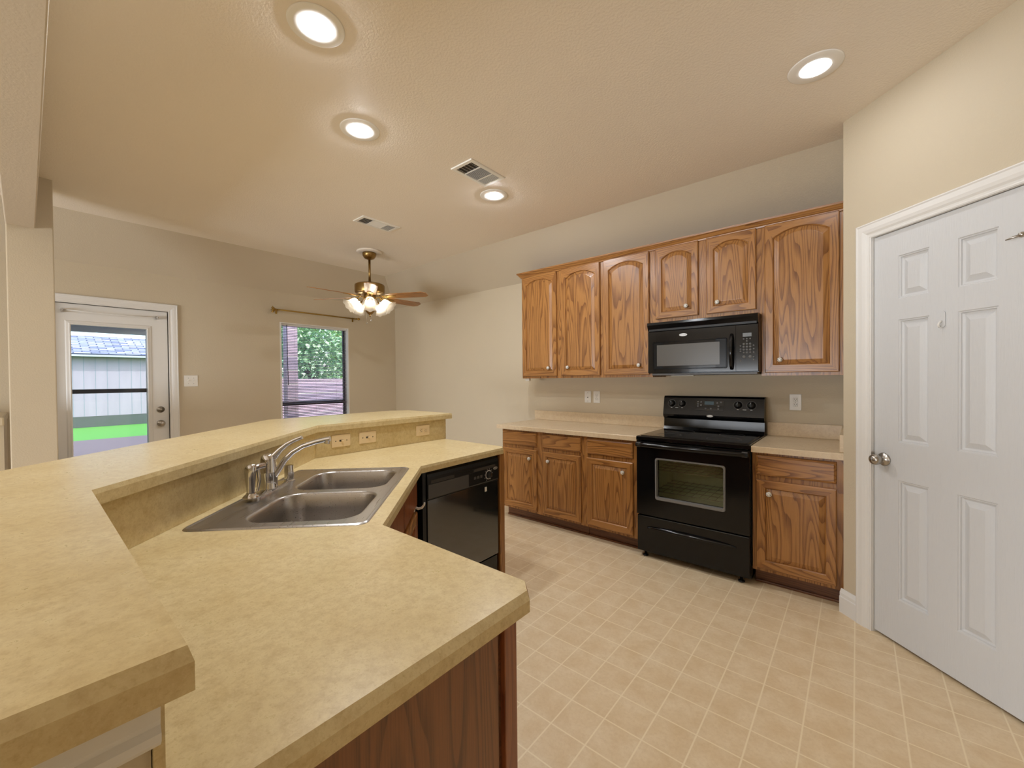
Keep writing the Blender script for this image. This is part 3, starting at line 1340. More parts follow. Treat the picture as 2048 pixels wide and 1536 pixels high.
# oven cavity seen through the window
mb = MB()
mb.use(M_CAV)
for a in ((-.29, -.285, .055, .53, .36, .83), (.285, .29, .055, .53, .36, .83), (-.285, .285, .525, .53, .36, .83),
          (-.285, .285, .055, .525, .36, .365), (-.285, .285, .055, .525, .825, .83)):
    mb.box(*a)
mb.build('oven_lining', None, st)
for z in (.50, .665):
    mb = MB()
    mb.use(M_RACK)
    for k in range(5):
        mb.cyl((-.28, .08 + k * .1, z), (.28, .08 + k * .1, z), .003, 6)
    for k in range(11):
        mb.cyl((-.26 + k * .052, .07, z + .004), (-.26 + k * .052, .5, z + .004), .0018, 6)
    mb.build('oven_rack', None, st)
# cooktop
mb = MB()
mb.use(M_BLACK)
mb.slab([(-h2, 0), (h2, 0), (h2, D), (-h2, D)], .893, ZT, (), [.006, .003, .003, .003])
ck = mb.build('cooktop', None, st)
mb = MB()
mb.use(M_BLACKG)
mb.slab(rrect(-h2 + .02, h2 - .02, .035, .54, .012), ZT + .0004, ZT + .0035)
mb.build('glass_top', None, ck)
for (x, y, r) in ((-.19, .17, .085), (.19, .17, .11), (-.19, .42, .11), (.19, .42, .085)):
    mb = MB()
    mb.use(M_GREY)
    mb.lathe([(r - .0012, 0), (r + .0012, 0), (r + .0012, .0004), (r - .0012, .0004), (r - .0012, 0)], 48, Matrix.Translation((x, y, ZT + .0037)), True, False)
    mb.build('burner_ring', None, ck)
# oven door with window
od = MB()
od.use(M_BLACK)
ring_frame(od, (-h2 + .003, h2 - .003, .329, .882), (-.225, .225, .475, .755), 0.0, .045)
dr = od.build('oven_door', None, st)
mb = MB()
mb.use(M_FRAME)
o_ = rrect(-.238, .238, .455, .768, .018, 5)
i_ = rrect(-.223, .223, .478, .754, .012, 5)
L = [[(x, -.0002, z) for x, z in o_], [(x, -.006, z) for x, z in offset(o_, [.004] * len(o_))], [(x, -.006, z) for x, z in offset(i_, [-.003] * len(i_))], [(x, .02, z) for x, z in i_]]
mb.loops(L, True)
mb.build('window_frame', None, dr)
mb = MB()
mb.use(M_OVENGLASS)
mb.box(-.2245, .2245, .018, .022, .476, .7545)
mb.build('window_glass', None, dr)
mb = MB()
mb.use(M_BLACK)
pts = []
for k in range(13):
    q = k / 12
    pts.append((-h2 + .006 + q * (SW - .012), -.022 - .016 * math.sin(math.pi * q), .858))
ls = []
for p in pts:
    ls.append([(p[0], p[1] + dy, p[2] + dz) for dy, dz in ((.022, -.016), (.004, -.018), (-.006, -.012), (-.010, 0), (-.008, .010), (0, .016), (.022, .012))])
mb.loops(ls, True, True, True, True)
mb.build('handle', None, dr)
for s in (-1, 1):
    mb = MB()
    mb.use(M_GREY)
    mb.box(s * (h2 - .026) - .018, s * (h2 - .026) + .018, -.0285, -.006, .842, .876, .004)
    mb.build('handle_cap', None, dr)
# storage drawer
mb = MB()
mb.use(M_BLACK)
mb.box(-h2 + .003, h2 - .003, .004, .045, .048, .319, .006)
dw_ = mb.build('storage_drawer', None, st)
mb = MB()
mb.use(M_BLACK)
ls = []
for k in range(17):
    q = k / 16
    x = -.30 + .6 * q
    b = math.sin(math.pi * q) ** .6 if 0 < q < 1 else 0
    zt_ = .236 + .014 * b
    ls.append([(x, .006, zt_ + .005), (x, -.012 * b, zt_ + .004), (x, -.022 * b, zt_ - .004), (x, -.022 * b, zt_ - .006 - .014 * b), (x, -.010 * b, zt_ - .008 - .018 * b), (x, .006, zt_ - .004 - .006 * b)])
mb.loops(ls, True, True, True, True)
mb.build('pull', None, dw_)
# backguard with sloped control panel
mb = MB()
mb.use(M_BLACK)
prof = [(D - .09, ZT + .001), (D - .075, .945), (D - .070, 1.012), (D - .082, 1.020), (D - .095, 1.034), (D - .098, 1.05), (D - .068, 1.190), (D - .055, 1.205), (D, 1.205), (D, ZT + .001)]
mb.loops([[(-h2 + .004, y, z) for y, z in prof], [(h2 - .004, y, z) for y, z in prof]], True, True, True)
bgd = mb.build('backguard', None, st)
ang = math.atan2(.030, .140)
MC = Matrix.Translation((0, D - .083, 1.12)) @ Matrix.Rotation(-ang, 4, 'X')   # plane of the panel, facing -y


def on_panel(x, z, y=0):
    return MC @ Matrix.Translation((x, y, z))


for x in (-.308, -.222, .200, .292):
    mb = MB()
    mb.use(M_BLACKM)
    m = on_panel(x, .022) @ Matrix.Rotation(R(90), 4, 'X')
    mb.lathe([(.0001, 0), (.029, 0), (.028, .004), (.024, .008), (.021, .022), (.018, .025), (.0001, .0255)], 28, m)
    mb.box(-.004, .004, -.0295, -.012, -.018, .018, .001, on_panel(x, .022))
    kb = mb.build('control_knob', None, bgd)
    mb = MB()
    mb.use(M_FRAME)
    m = on_panel(x, .022) @ Matrix.Rotation(R(90), 4, 'X')
    mb.lathe([(.0315, 0), (.033, 0), (.033, .0008), (.0315, .0008), (.0315, 0)], 40, m, True, False)
    mb.build('dial_ring', None, kb)
    mb = MB()
    mb.use(M_PRINT)
    mb.box(-.001, .001, -.0302, -.0296, .006, .017, 0, on_panel(x, .022))
    mb.build('pointer', None, kb)
mb = MB()
mb.use(M_BLACKG)
mb.box(-.115, .10, -.002, 0, -.03, .055, .0008, on_panel(0, 0))
dp = mb.build('control_display', None, bgd)
mb = MB()
mb.use(M_DISP)
mb.box(-.045, .025, -.003, -.0019, .018, .046, 0, on_panel(0, 0))
mb.build('clock', None, dp)
for (x, z) in ((-.095, .04), (-.095, .022), (-.095, .004), (-.072, .04), (-.072, .014), (-.035, -.014), (.005, -.014), (.05, .034), (.078, .040), (.06, .008), (.06, -.014)):
    mb = MB()
    mb.use(M_FRAME)
    mb.lathe([(.0001, 0), (.0075, 0), (.007, .0012), (.0001, .0014)], 14, on_panel(x, z, -.002) @ Matrix.Rotation(R(90), 4, 'X'))
    mb.build('button', None, dp)


def badge(parent, m, wd, hg, lettering='Whirlpool'):
    mb = MB()
    mb.use(M_SILVER)
    for sc_, y in ((1.0, 0),):
        ls = []
        for s, y in ((1, 0), (1, -.0012), (.9, -.002)):
            ls.append([m @ Vector((wd / 2 * s * math.cos(2 * math.pi * k / 28), y, hg / 2 * s * math.sin(2 * math.pi * k / 28))) for k in range(28)])
        mb.loops(ls, True, True, True)
    b = mb.build('badge', None, parent)
    text('lettering', lettering, hg * .52, M_SLOT, b, m @ Matrix.Translation((0, -.0022, 0)) @ FRONT)
    return b


badge(bgd, on_panel(0.0, -.075, -.001), .05, .018)
for x, hw_, z in ((-.265, .012, -.014), (.245, .012, -.014), (-.308, .007, -.014), (-.222, .007, -.014), (.200, .007, -.014), (.292, .007, -.014)):
    mb = MB()
    mb.use(M_PRINT)
    mb.box(x - hw_, x + hw_, -.0008, 0, z - .002, z + .002, 0, on_panel(0, 0))
    mb.build('printed_mark', None, bgd)
for x in (-h2 + .05, h2 - .06):
    for y in (.05, D - .06):
        mb = MB()
        mb.use(M_BLACKM)
        mb.lathe([(.0001, 0), (.02, 0), (.02, .008), (.008, .01), (.008, .04), (.0001, .04)], 16, Matrix.Translation((x, y, 0)))
        mb.build('foot', None, st)

# ------------------------------------------------------------------ microwave
BOW = .006
MX0, MX1, MY, MZ0, MZ1 = -1.2975, -.5195, 3.255, 1.385, 1.8045
mw = empty('microwave', ((MX0 + MX1) / 2, MY, MZ0))
tag(mw, 'black over-the-range microwave under the short wall cabinet', 'microwave')
h2 = (MX1 - MX0) / 2
H = MZ1 - MZ0
mb = MB()
mb.use(M_BLACK)
mb.box(-h2, h2, .03, YC - MY - .003, 0.012, H)
mb.build('body', None, mw)
mb = MB()
mb.use(M_GREY)
mb.box(-h2 + .03, h2 - .005, .012, .3, -.006, .0115, .004)
mb.build('base_tray', None, mw)
mb = MB()
mb.use(M_FOIL)
mb.box(-.215, -.045, .03, .07, -.012, -.0065, .002)
mb.build('lamp_lens', None, mw)
mb = MB()   # vent grille, leaning out at the top
mb.use(M_BLACK)
prof = [(.03, H - .072), (.006, H - .066), (-.012, H - .022), (-.010, H - .004), (0, H - .0005), (.03, H - .0005)]
mb.loops([[(-h2, y, z) for y, z in prof], [(h2, y, z) for y, z in prof]], True, True, True)
mb.use(M_BLACKM)
mb.box(-h2 + .01, h2 - .01, .0015, .006, H - .070, H - .05)
mb.build('vent_grille', None, mw)
xd = h2 - .138      # door | control panel split
WZ0, WZ1 = .052, .245


def bowed(mb, x0, x1, z0, z1, dy=0.0, n=10):
    """gently bowed front skin"""
    rows = []
    for k in range(n + 1):
        x = x0 + (x1 - x0) * k / n
        y = .004 - BOW * (1 - ((x) / h2) ** 2) + dy
        rows.append([(x, .03, z0), (x, y + .004, z0), (x, y, z0 + .004), (x, y, z1 - .004), (x, y + .004, z1), (x, .03, z1)])
    mb.loops(rows, True, True, True, False)


mb = MB()
mb.use(M_BLACK)
bowed(mb, -h2 + .002, xd - .001, .014, H - .073)
md = mb.build('door', None, mw)
mb = MB()
mb.use(M_SURR)
o_ = rrect(-h2 + .04, xd - .055, .04, .262, .012, 4)
mb.loops([[(x, .004 - BOW * (1 - (x / h2) ** 2) - .0005, z) for x, z in o_], [(x, .004 - BOW * (1 - (x / h2) ** 2) - .004, z) for x, z in offset(o_, [.004] * len(o_))],
          [(x, .004 - BOW * (1 - (x / h2) ** 2) - .004, z) for x, z in offset(o_, [.007] * len(o_))], [(x, .004 - BOW * (1 - (x / h2) ** 2) - .0012, z) for x, z in offset(o_, [.010] * len(o_))]], True, False, True)
mb.build('window_surround', None, md)
mb = MB()
mb.use(M_MESH)
ls = []
for k in range(11):
    x = -h2 + .075 + (xd - .105 - (-h2 + .075)) * k / 10
    y = .004 - BOW * (1 - (x / h2) ** 2) - .0018
    ls.append([(x, y, .068), (x, y - .0012, .069), (x, y - .0012, .235), (x, y, .236)])
mb.loops(ls, True, True, True)
mb.build('window', None, md)
mb = MB()
mb.use(M_BLACK)
pts = []
for k in range(11):
    q = k / 10
    pts.append((xd - .026, .002 - .042 * math.sin(math.pi * q) ** .7 if 0 < q < 1 else .002, .035 + .245 * q))
mb.tube(pts, .012, 12, None, 1.0)
mb.build('handle', None, md)
badge(md, Matrix.Translation((-.11, -.0022, H - .115)), .060, .022)
mb = MB()
mb.use(M_BLACK)
bowed(mb, xd + .001, h2 - .002, .014, H - .073)
mp_ = mb.build('control_panel', None, mw)


def ypan(x):
    return .004 - BOW * (1 - (x / h2) ** 2)


mb = MB()
mb.use(M_LCD)
xc = (xd + h2) / 2 + .004
mb.box(xc - .030, xc + .026, ypan(xc) - .0030, ypan(xc) + .004, .258, .285, .001)
mb.build('display', None, mp_)
keys = []
for r_ in range(3):
    for c_ in range(3):
        keys.append((xc - .024 + c_ * .020, .208 - r_ * .020, .0072, str(r_ * 3 + c_ + 1)))
keys.append((xc - .004, .148, .0072, '0'))
for dx, z in ((-.024, .148), (.016, .148), (-.024, .244), (-.004, .244), (.016, .244), (-.004, .228), (-.044, .196), (-.044, .172), (-.044, .158), (.037, .196), (.037, .172), (.037, .148),
              (-.044, .092), (.037, .096), (.037, .116)):
    keys.append((xc + dx, z, .0055, ''))
for dx, z in ((-.024, .118), (.016, .118)):
    keys.append((xc + dx, z, .0105, ''))
for x, z, r_, s in keys:
    mb = MB()
    mb.use(M_KEY)
    mb.lathe([(.0001, 0), (r_, 0), (r_ * .92, .0009), (.0001, .001)], 16, Matrix.Translation((x, ypan(x) - .0004, z)) @ Matrix.Rotation(R(90), 4, 'X'))
    kb = mb.build('key', None, mp_)
    if s:
        text('numeral', s, r_ * 1.5, M_BLACKM, kb, Matrix.Translation((x, ypan(x) - .0016, z)) @ FRONT)

# ------------------------------------------------------------------ peninsula
ZCT = .914
ZB0, ZB1 = 1.066, 1.106          # bar top
VB = -.945                       # backsplash line of the diagonal part
XBS = -2.405                     # backsplash of the dishwasher part
YBS = .074                       # backsplash of the near part
XE = -.520                       # near end
YE = 2.055                       # far end


def W(u, v):
    return ((-u + v) / S2, (u + v) / S2)


def octa(x_far, v, y_near, x_end, y_end):
    """corner points of a line following the three legs: near end -> kink -> kink -> far end"""
    k = v * S2
    return [(x_end, y_near), (k - y_near, y_near), (x_far, k - x_far), (x_far, y_end)]


# knee wall below the bar
inner = octa(XBS, VB, YBS, XE - .012, YE)
outer = octa(XBS - .12, VB - .12, YBS - .12, XE - .012, YE)
mb = MB()
mb.slab(inner[::-1] + outer, 0, ZB0 - .001)
struct(mb.build('wall_peninsula', M_WALL))
# counter
ch_ = .04
front = [(-1.768, YE - .012 - ch_), (-1.728, 1.316), (-1.120, .708), (XE - ch_, .708), (XE, .708 - ch_)]
back = octa(XBS + .0005, VB + .0005, YBS + .0005, XE, YE - .012)
poly = [(XE, back[0][1])] + [(XE, .708 - ch_), (XE - ch_, .708), (-1.120, .708), (-1.728, 1.316), (-1.766, YE - .012 - ch_), (-1.766 - ch_, YE - .012)] + [back[3], back[2], back[1]]
hole = [W(u, v) for u, v in rrect(1.316, 2.109, -.880, -.362, .03, 3)]
c_end, c_frt = .013, .004
cham = [c_end, 0.004, c_frt, c_frt, c_frt, .004, c_frt, 0, 0, 0]
em = [None, M_CORE, None, None, None, None, None, None, None, None]
pc = empty('peninsula_counter', (-1.3, .6, .876))
tag(pc, 'wide beige laminate counter of the peninsula holding the sink', 'countertop')
mb = MB()
mb.use(M_LAM)
mb.slab([(x + 1.3, y - .6) for x, y in poly], 0, .038, [[(x + 1.3, y - .6) for x, y in hole]], cham, em)
mb.build('worktop', None, pc)
mb = MB()
mb.use(M_LAM)
b2 = octa(XBS + .010, VB + .010, YBS + .010, XE - .006, YE)
b1 = octa(XBS + .0008, VB + .0008, YBS + .0008, XE - .006, YE)
mb.slab([(x + 1.3, y - .6) for x, y in b2[::-1] + b1], .0384, ZB0 - .877)
mb.build('backsplash', None, pc)
# bar top
bi = octa(XBS + .032, VB + .030, YBS + .026, -.484, YE + .045)
bo = octa(-3.02, VB - .455, YBS - .43, -.484, YE + .045)
bpoly = bi[::-1] + bo
bpoly = [bi[0], bi[1], bi[2], bi[3], bo[3], bo[2], bo[1], bo[0]][::-1]
# order counter clockwise, starting at the near end
poly_b = [bo[0], bi[0], bi[1], bi[2], (bi[3][0], bi[3][1]), (bo[3][0] + .1, bo[3][1]), (bo[3][0], bo[3][1] - .12), bo[2], bo[1]]
mb = MB()
mb.use(M_LAM)
mb.slab(poly_b, ZB0, ZB1, (), [.012] + [.003] * 8)
tag(mb.build('bar_top', None), 'raised beige laminate bar top that bends round behind the sink', 'bar top')
# white moulding under the near end of the bar
mb = MB()
prof = [(0, 0), (.010, .0), (.0145, .006), (.0145, .014), (.010, .020), (.012, .026), (.012, .060), (0, .060)]
x_ = XE - .012
mb.loops([[(x_ + d, y, 1.0055 + z) for d, z in prof] for y in (YBS - .12, YBS + .006)], True, True, True)
mb.loops([[(x, YBS - .1205 - d, 1.0055 + z) for d, z in prof] for x in (inner[1][0], x_)], True, True, True)
struct(mb.build('trim_bar_moulding', M_WHITE))

# peninsula base: end panel, near cabinets, sink base, dishwasher
pb = empty('base_cabinet', (-.9, .38, 0))
tag(pb, 'oak base cabinet at the near end of the peninsula with a plain end panel', 'cabinet')
mb = MB()
mb.use(M_OAKP)
mb.box(-.575 + .9, -.560 + .9, YBS + .004 - .38, .612 - .38, 0, .875)
mb.build('end_panel', None, pb)
mb = MB()
mb.use(M_OAKD)
mb.box(-.575 + .9, -.566 + .9, .612 - .38, .626 - .38, 0, .875)
mb.use(M_OAKR)
mb.box(-.575 + .9, -.553 + .9, .626 - .38, .664 - .38, 0, .875, .002)
mb.build('face_frame', None, pb)
mb = MB()
mb.use(M_OAKP)
mb.slab([(-.5755 + .9, YBS + .004 - .38), (-.5755 + .9, .66 - .38), (-1.14 + .9, .66 - .38), (-1.14 + .9, YBS + .004 - .38)], .1, .875)
mb.build('carcass', None, pb)
mb = MB()
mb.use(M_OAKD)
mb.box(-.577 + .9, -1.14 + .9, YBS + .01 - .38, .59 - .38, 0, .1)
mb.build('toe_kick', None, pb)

# sink base: front on the diagonal; local x along the diagonal, front faces the kitchen
vf = -.325          # face frame plane of the diagonal
ufa, ufb = 1.318, 2.145
um = (ufa + ufb) / 2
sbx, sby = W(um, vf)
sb = empty('sink_base_cabinet', (sbx, sby, 0), R(135))
tag(sb, 'reddish oak base cabinet below the sink on the diagonal of the peninsula', 'cabinet')
# local +x = far along the diagonal, local -y = towards the kitchen
hw = (ufb - ufa) / 2
mb = MB()
mb.use(M_OAKR)
mb.box(-hw, hw, 0, .018, .1, .875)
mb.build('face_frame', None, sb)
mb = MB()
mb.use(M_OAKR)
mb.box(-hw + .02, -hw + .035, .02, .5, .1, .72)
mb.box(hw - .035, hw - .02, .02, .5, .1, .72)
mb.box(-hw + .035, hw - .035, .02, .5, .1, .115)
mb.build('carcass', None, sb)
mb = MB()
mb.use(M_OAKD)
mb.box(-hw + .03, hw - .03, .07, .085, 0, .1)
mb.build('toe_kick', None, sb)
for a, b, kx in ((-hw + .03, -.012, -.05), (.012, hw - .05, .05)):
    fr, pn = panel_door(b - a, .57, .048, 0, False)
    # reddish stain: same shapes
    d = fr.build('door', None, sb, (a, 0, .127))
    pn.build('panel', M_OAKR, d)
    d.data.materials[0] = M_OAKR
    knob(d, kx - a, .49)
    mb = MB()
    mb.box(a, b, -.018, 0, .729, .857, .004)
    mb.build('false_drawer', M_OAKR, sb)
# white hook on that cabinet
hx, hy = W(2.085, vf + .002)
hk = empty('utility_hook', (hx, hy, .70), R(135))
tag(hk, 'curved white plastic hook on the cabinet front beside the dishwasher', 'hook')
mb = MB()
mb.box(-.012, .012, -.006, -.0005, 0, .075, .002)
mb.build('backing', M_PLATE, hk)
mb = MB()
mb.tube([(0, -.006, .022), (0, -.022, .014), (0, -.040, .018), (0, -.052, .034), (0, -.054, .044)], .006, 8, [.007, .007, .006, .005, .004])
mb.build('prong', M_PLATE, hk)

# dishwasher; local x along +y world, front faces +x world
dwx, dwy0, dwy1 = -1.782, 1.352, 1.966
dm = (dwy0 + dwy1) / 2
dwr = empty('dishwasher', (dwx, dm, 0), R(90 + 1.6))
tag(dwr, 'black built-in dishwasher under the far leg of the peninsula counter', 'dishwasher')
hw = (dwy1 - dwy0) / 2
# local -y = +x world (rotation 90: local x->+y, local y->-x)
mb = MB()
mb.use(M_BLACKM)
mb.box(-hw, hw, .03, .56, .10, .868)
mb.build('tub', None, dwr)
mb = MB()
mb.use(M_BLACKM)
prof = [(.03, .714), (-.008, .714), (-.012, .722), (-.014, .835), (-.010, .852), (0, .862), (.012, .866), (.03, .866)]
mb.loops([[(-hw + .026, y, z) for y, z in prof], [(hw - .002, y, z) for y, z in prof]], True, True, True)
cp = mb.build('control_panel', None, dwr)
mb = MB()
mb.use(M_GREY)
mb.box(-hw + .03, .03, -.0165, -.0125, .722, .796)
mb.build('badge_strip', None, cp)
mb = MB()
mb.use(M_SLOT)
mb.box(-hw + .05, hw - .035, -.0152, -.010, .800, .818, .001)
mb.use(M_BLACKM)
mb.box(-.085, .075, -.0160, -.012, .798, .82, .001)
mb.build('handle_slot', None, cp)
mb = MB()
mb.use(M_PRINT)
mk_ = Matrix.Translation((.208, -.014, .762)) @ Matrix.Rotation(R(90), 4, 'X')
mb.lathe([(.024, 0), (.0285, 0), (.0285, .003), (.024, .003), (.024, 0)], 32, mk_, True, False)
mb.use(M_BLACKM)
mb.lathe([(.0001, 0), (.0235, 0), (.0235, .006), (.019, .016), (.0001, .017)], 28, mk_)
mb.use(M_PRINT)
for k in range(10):
    a = R(-150 + 33 * k)
    mb.box(-.001, .001, -.0008, 0, .033, .039, 0, Matrix.Translation((.208, -.0142, .762)) @ Matrix.Rotation(a, 4, 'Y'))
mb.build('timer_dial', None, cp)
mb = MB()
mb.use(M_GREY)
for dx in (0, .028, .056):
    mb.box(.075 + dx, .095 + dx, -.0165, -.013, .755, .772, .002)
mb.build('push_buttons', None, cp)
badge(cp, Matrix.Translation((.275, -.0142, .792)), .042, .017)
mb = MB()
mb.use(M_BLACKD)
mb.box(-hw + .028, hw - .004, -.010, .03, .235, .7115, .003)
dd = mb.build('door', None, dwr)
mb = MB()
mb.use(M_PLATE)
mb.box(.176, .194, -.0116, -.0101, .66, .688)
mb.build('sticker', None, dd)
mb = MB()
mb.use(M_BLACK)
mb.box(-hw + .002, hw - .004, .0, .03, .105, .225, .004)
mb.build('access_panel', None, dwr)
mb = MB()
mb.use(M_BLACKM)
mb.box(-hw, -hw + .024, -.004, .029, .105, .866)
mb.build('side_trim', None, dwr)
# end panel past the dishwasher
mb = MB()
mb.use(M_OAK)
mb.box(XBS + .012, -1.796, 2.0, 2.02, 0, .875)
mb.box(-1.795, -1.777, 1.976, 2.022, 0, .875, .002)
tag(mb.build('end_panel', None), 'narrow oak end panel right of the dishwasher at the far end of the peninsula', 'cabinet panel')

# plates on the backsplash
for y, wd, kd, lb in ((1.226, .118, 'switch_flat', 'cream switch plate on the bar backsplash nearest the faucet'),
                      (1.402, .118, 'switch_flat', 'cream switch plate on the bar backsplash between the other switch and the outlet'),
                      (1.838, .118, 'outlet_flat', 'cream sideways outlet on the bar backsplash near its far end')):
    plate('switch_plate' if 'switch' in kd else 'outlet', lb, 'light switch' if 'switch' in kd else 'outlet', (XBS + .0105, y, .999), R(90), wd, .074, M_ALMOND, kd)

# ------------------------------------------------------------------ sink (local x = far along the diagonal, local y = towards the bar)
uc, vc = (1.295 + 2.13) / 2, (-.897 - .345) / 2
sx, sy = W(uc, vc)
sk = empty('sink', (sx, sy, ZCT), R(135))
tag(sk, 'double bowl stainless steel sink set in the peninsula counter', 'sink')
a0, a1, b0, b1 = 1.295 - uc, 2.13 - uc, -(-.345) + vc, -(-.897) + vc
mb = MB()
out = rrect(a0, a1, b0, b1, .035, 6)
o2 = offset(out, [.006] * len(out))
o3 = offset(out, [.013] * len(out))
N1 = rrect(1.340 - uc, 1.692 - uc, .385 + vc, .762 + vc, .085, 8)
N2 = rrect(1.728 - uc, 2.078 - uc, .385 + vc, .772 + vc, .085, 8)
mb.loops([[(x, y, .0005) for x, y in out], [(x, y, .005) for x, y in o2], [(x, y, .0055) for x, y in offset(out, [.009] * len(out))], [(x, y, .003) for x, y in o3]], True, False, False, True)
mb.fill([o3, N1, N2], .003)
for nn in (N1, N2):
    n = len(nn)
    L = []
    for ins, z in ((0, .003), (.003, .0035), (.008, .001), (.012, -.006), (.018, -.06), (.026, -.15), (.034, -.165), (.055, -.174)):
        L.append([(x, y, z) for x, y in offset(nn, [ins] * n)])
    mb.loops(L, True, False, True, True)
mb.build('basin', M_STEEL, sk, weld=True)
for nn in (N1, N2):
    cx = sum(p[0] for p in nn) / len(nn)
    cy = sum(p[1] for p in nn) / len(nn)
    mb = MB()
    mb.lathe([(.0001, .0), (.03, .0), (.034, .003), (.044, .003), (.045, .0)], 28, Matrix.Translation((cx, cy, -.1738)))
    mb.build('drain', M_CHROME, sk)

# faucet
uf, vfau = 1.737, -.846
fx, fy = W(uf, vfau)
fa = empty('faucet', (fx, fy, ZCT + .0032), R(135))
tag(fa, 'chrome single lever kitchen faucet behind the sink', 'faucet')
# local -y points over the bowls
mb = MB()
pr = rrect(-.135, .135, -.026, .026, .025, 6)
mb.loops([[(x, y, 0) for x, y in pr], [(x, y, .006) for x, y in pr], [(x, y, .010) for x, y in offset(pr, [.005] * len(pr))]], True, True, True, False)
mb.build('base_plate', M_CHROME, fa, sharp=40)
mb = MB()
mb.lathe([(.0001, .0095), (.034, .0095), (.0345, .013), (.032, .020), (.0315, .074), (.0322, .076), (.0322, .080), (.0312, .082), (.030, .112), (.0285, .130), (.024, .144), (.014, .151), (.0001, .152)], 32)
mb.build('body', M_CHROME, fa, sharp=50)
mb = MB()
zz = lambda z: z - ZCT - .0032
sp = [(-.010, .965), (-.022, .978), (-.040, 1.005), (-.062, 1.040), (-.095, 1.072), (-.135, 1.096), (-.185, 1.112), (-.225, 1.121), (-.243, 1.124)]
mb.tube([(0, y, zz(z)) for y, z in sp], .011, 14, [.011, .0115, .0115, .011, .0105, .0105, .0105, .0108, .0108])
mb.cyl((0, -.232, zz(1.124)), (0, -.230, zz(1.104)), .0105, 14)
mb.build('spout', M_CHROME, fa, sharp=50)
mb = MB()
lv = [(-.008, 1.045), (-.024, 1.058), (-.045, 1.082), (-.072, 1.104), (-.102, 1.120), (-.132, 1.132)]
mb.tube([(0, y, zz(z)) for y, z in lv], .008, 12, [.013, .012, .009, .0078, .0072, .0068], 1.25)
mb.build('lever', M_CHROME, fa, sharp=50)
# side sprayer
ux, uy = W(1.603, -.846)
sp_ = empty('side_sprayer', (ux, uy, ZCT + .0134), R(135))
tag(sp_, 'chrome pull-out sprayer standing at the left of the faucet on its base plate', 'sprayer')
mb = MB()
mb.lathe([(.0001, 0), (.027, 0), (.0275, .004), (.022, .010), (.017, .014), (.0155, .018), (.0001, .018)], 24)
mb.build('collar', M_CHROME, sp_, sharp=50)
mb = MB()
ls = []
for z, r_, oy in ((.0185, .0125, 0), (.04, .0135, 0), (.07, .016, .001), (.095, .018, .001), (.112, .0175, 0), (.122, .013, -.004), (.126, .004, -.006)):
    ls.append([(r_ * math.cos(a) * 1.0, r_ * 1.1 * math.sin(a) + oy, z) for a in [2 * math.pi * k / 18 for k in range(18)]])
mb.loops(ls, True, True, True, True)
mb.tube([(0.006, -.004, .106), (.03, -.012, .110), (.06, -.016, .108)], .012, 12, [.014, .013, .0115])
mb.build('handle', M_CHROME, sp_, sharp=60)
mb = MB()
mb.tube([(.018, -.018, .100), (.022, -.020, .06), (.016, -.016, .022)], .006, 10, [.006, .006, .005])
mb.build('trigger', M_CHROME, sp_, sharp=60)
# air gap
ux, uy = W(1.903, -.840)
mb = MB()
mb.lathe([(.0001, 0), (.025, 0), (.025, .003), (.0195, .006), (.0190, .062), (.0175, .070), (.0001, .072)], 28)
ag = mb.build('air_gap', M_CHROME, None, (ux, uy, ZCT + .0034), sharp=50)
tag(ag, 'short chrome air gap cylinder on the sink right of the faucet', 'air gap')


# ------------------------------------------------------------------ ceiling fixtures
def downlight(label, x, y, deep):
    o = empty('recessed_light', (x, y, ZC))
    tag(o, label, 'ceiling light', 'recessed ceiling lights')
    mb = MB()
    R0 = .108
    mb.lathe([(R0, -.0008), (R0 - .001, -.003), (R0 - .005, -.0045), (.064, -.0062), (.057, -.0058), (.055, -.003), (.051, -.001), (.049, -.0005)], 48, None, True, False)
    mb.build('trim_ring', M_RING, o)
    mb = MB()
    if deep:
        mb.lathe([(.0001, -.0095), (.030, -.0095), (.040, -.008), (.0455, -.005), (.047, -.002)], 40, None, True, False)
    else:
        mb.lathe([(.0001, -.0135), (.018, -.0132), (.032, -.012), (.041, -.0098), (.0455, -.0068), (.047, -.002)], 40, None, True, False)
    mb.build('lens', M_LENS_DIM if deep else M_LENS, o)
    return o


downlight('round recessed light above the near end of the peninsula, largest in view', -1.675, .780, False)
downlight('round recessed light above the sink, second along the row from the near one', -2.180, 1.257, False)
downlight('small round recessed light just beyond the near ceiling vent', -2.17, 2.380, False)
downlight('round recessed light near the pantry wall above the short counter', -.148, 2.390, True)


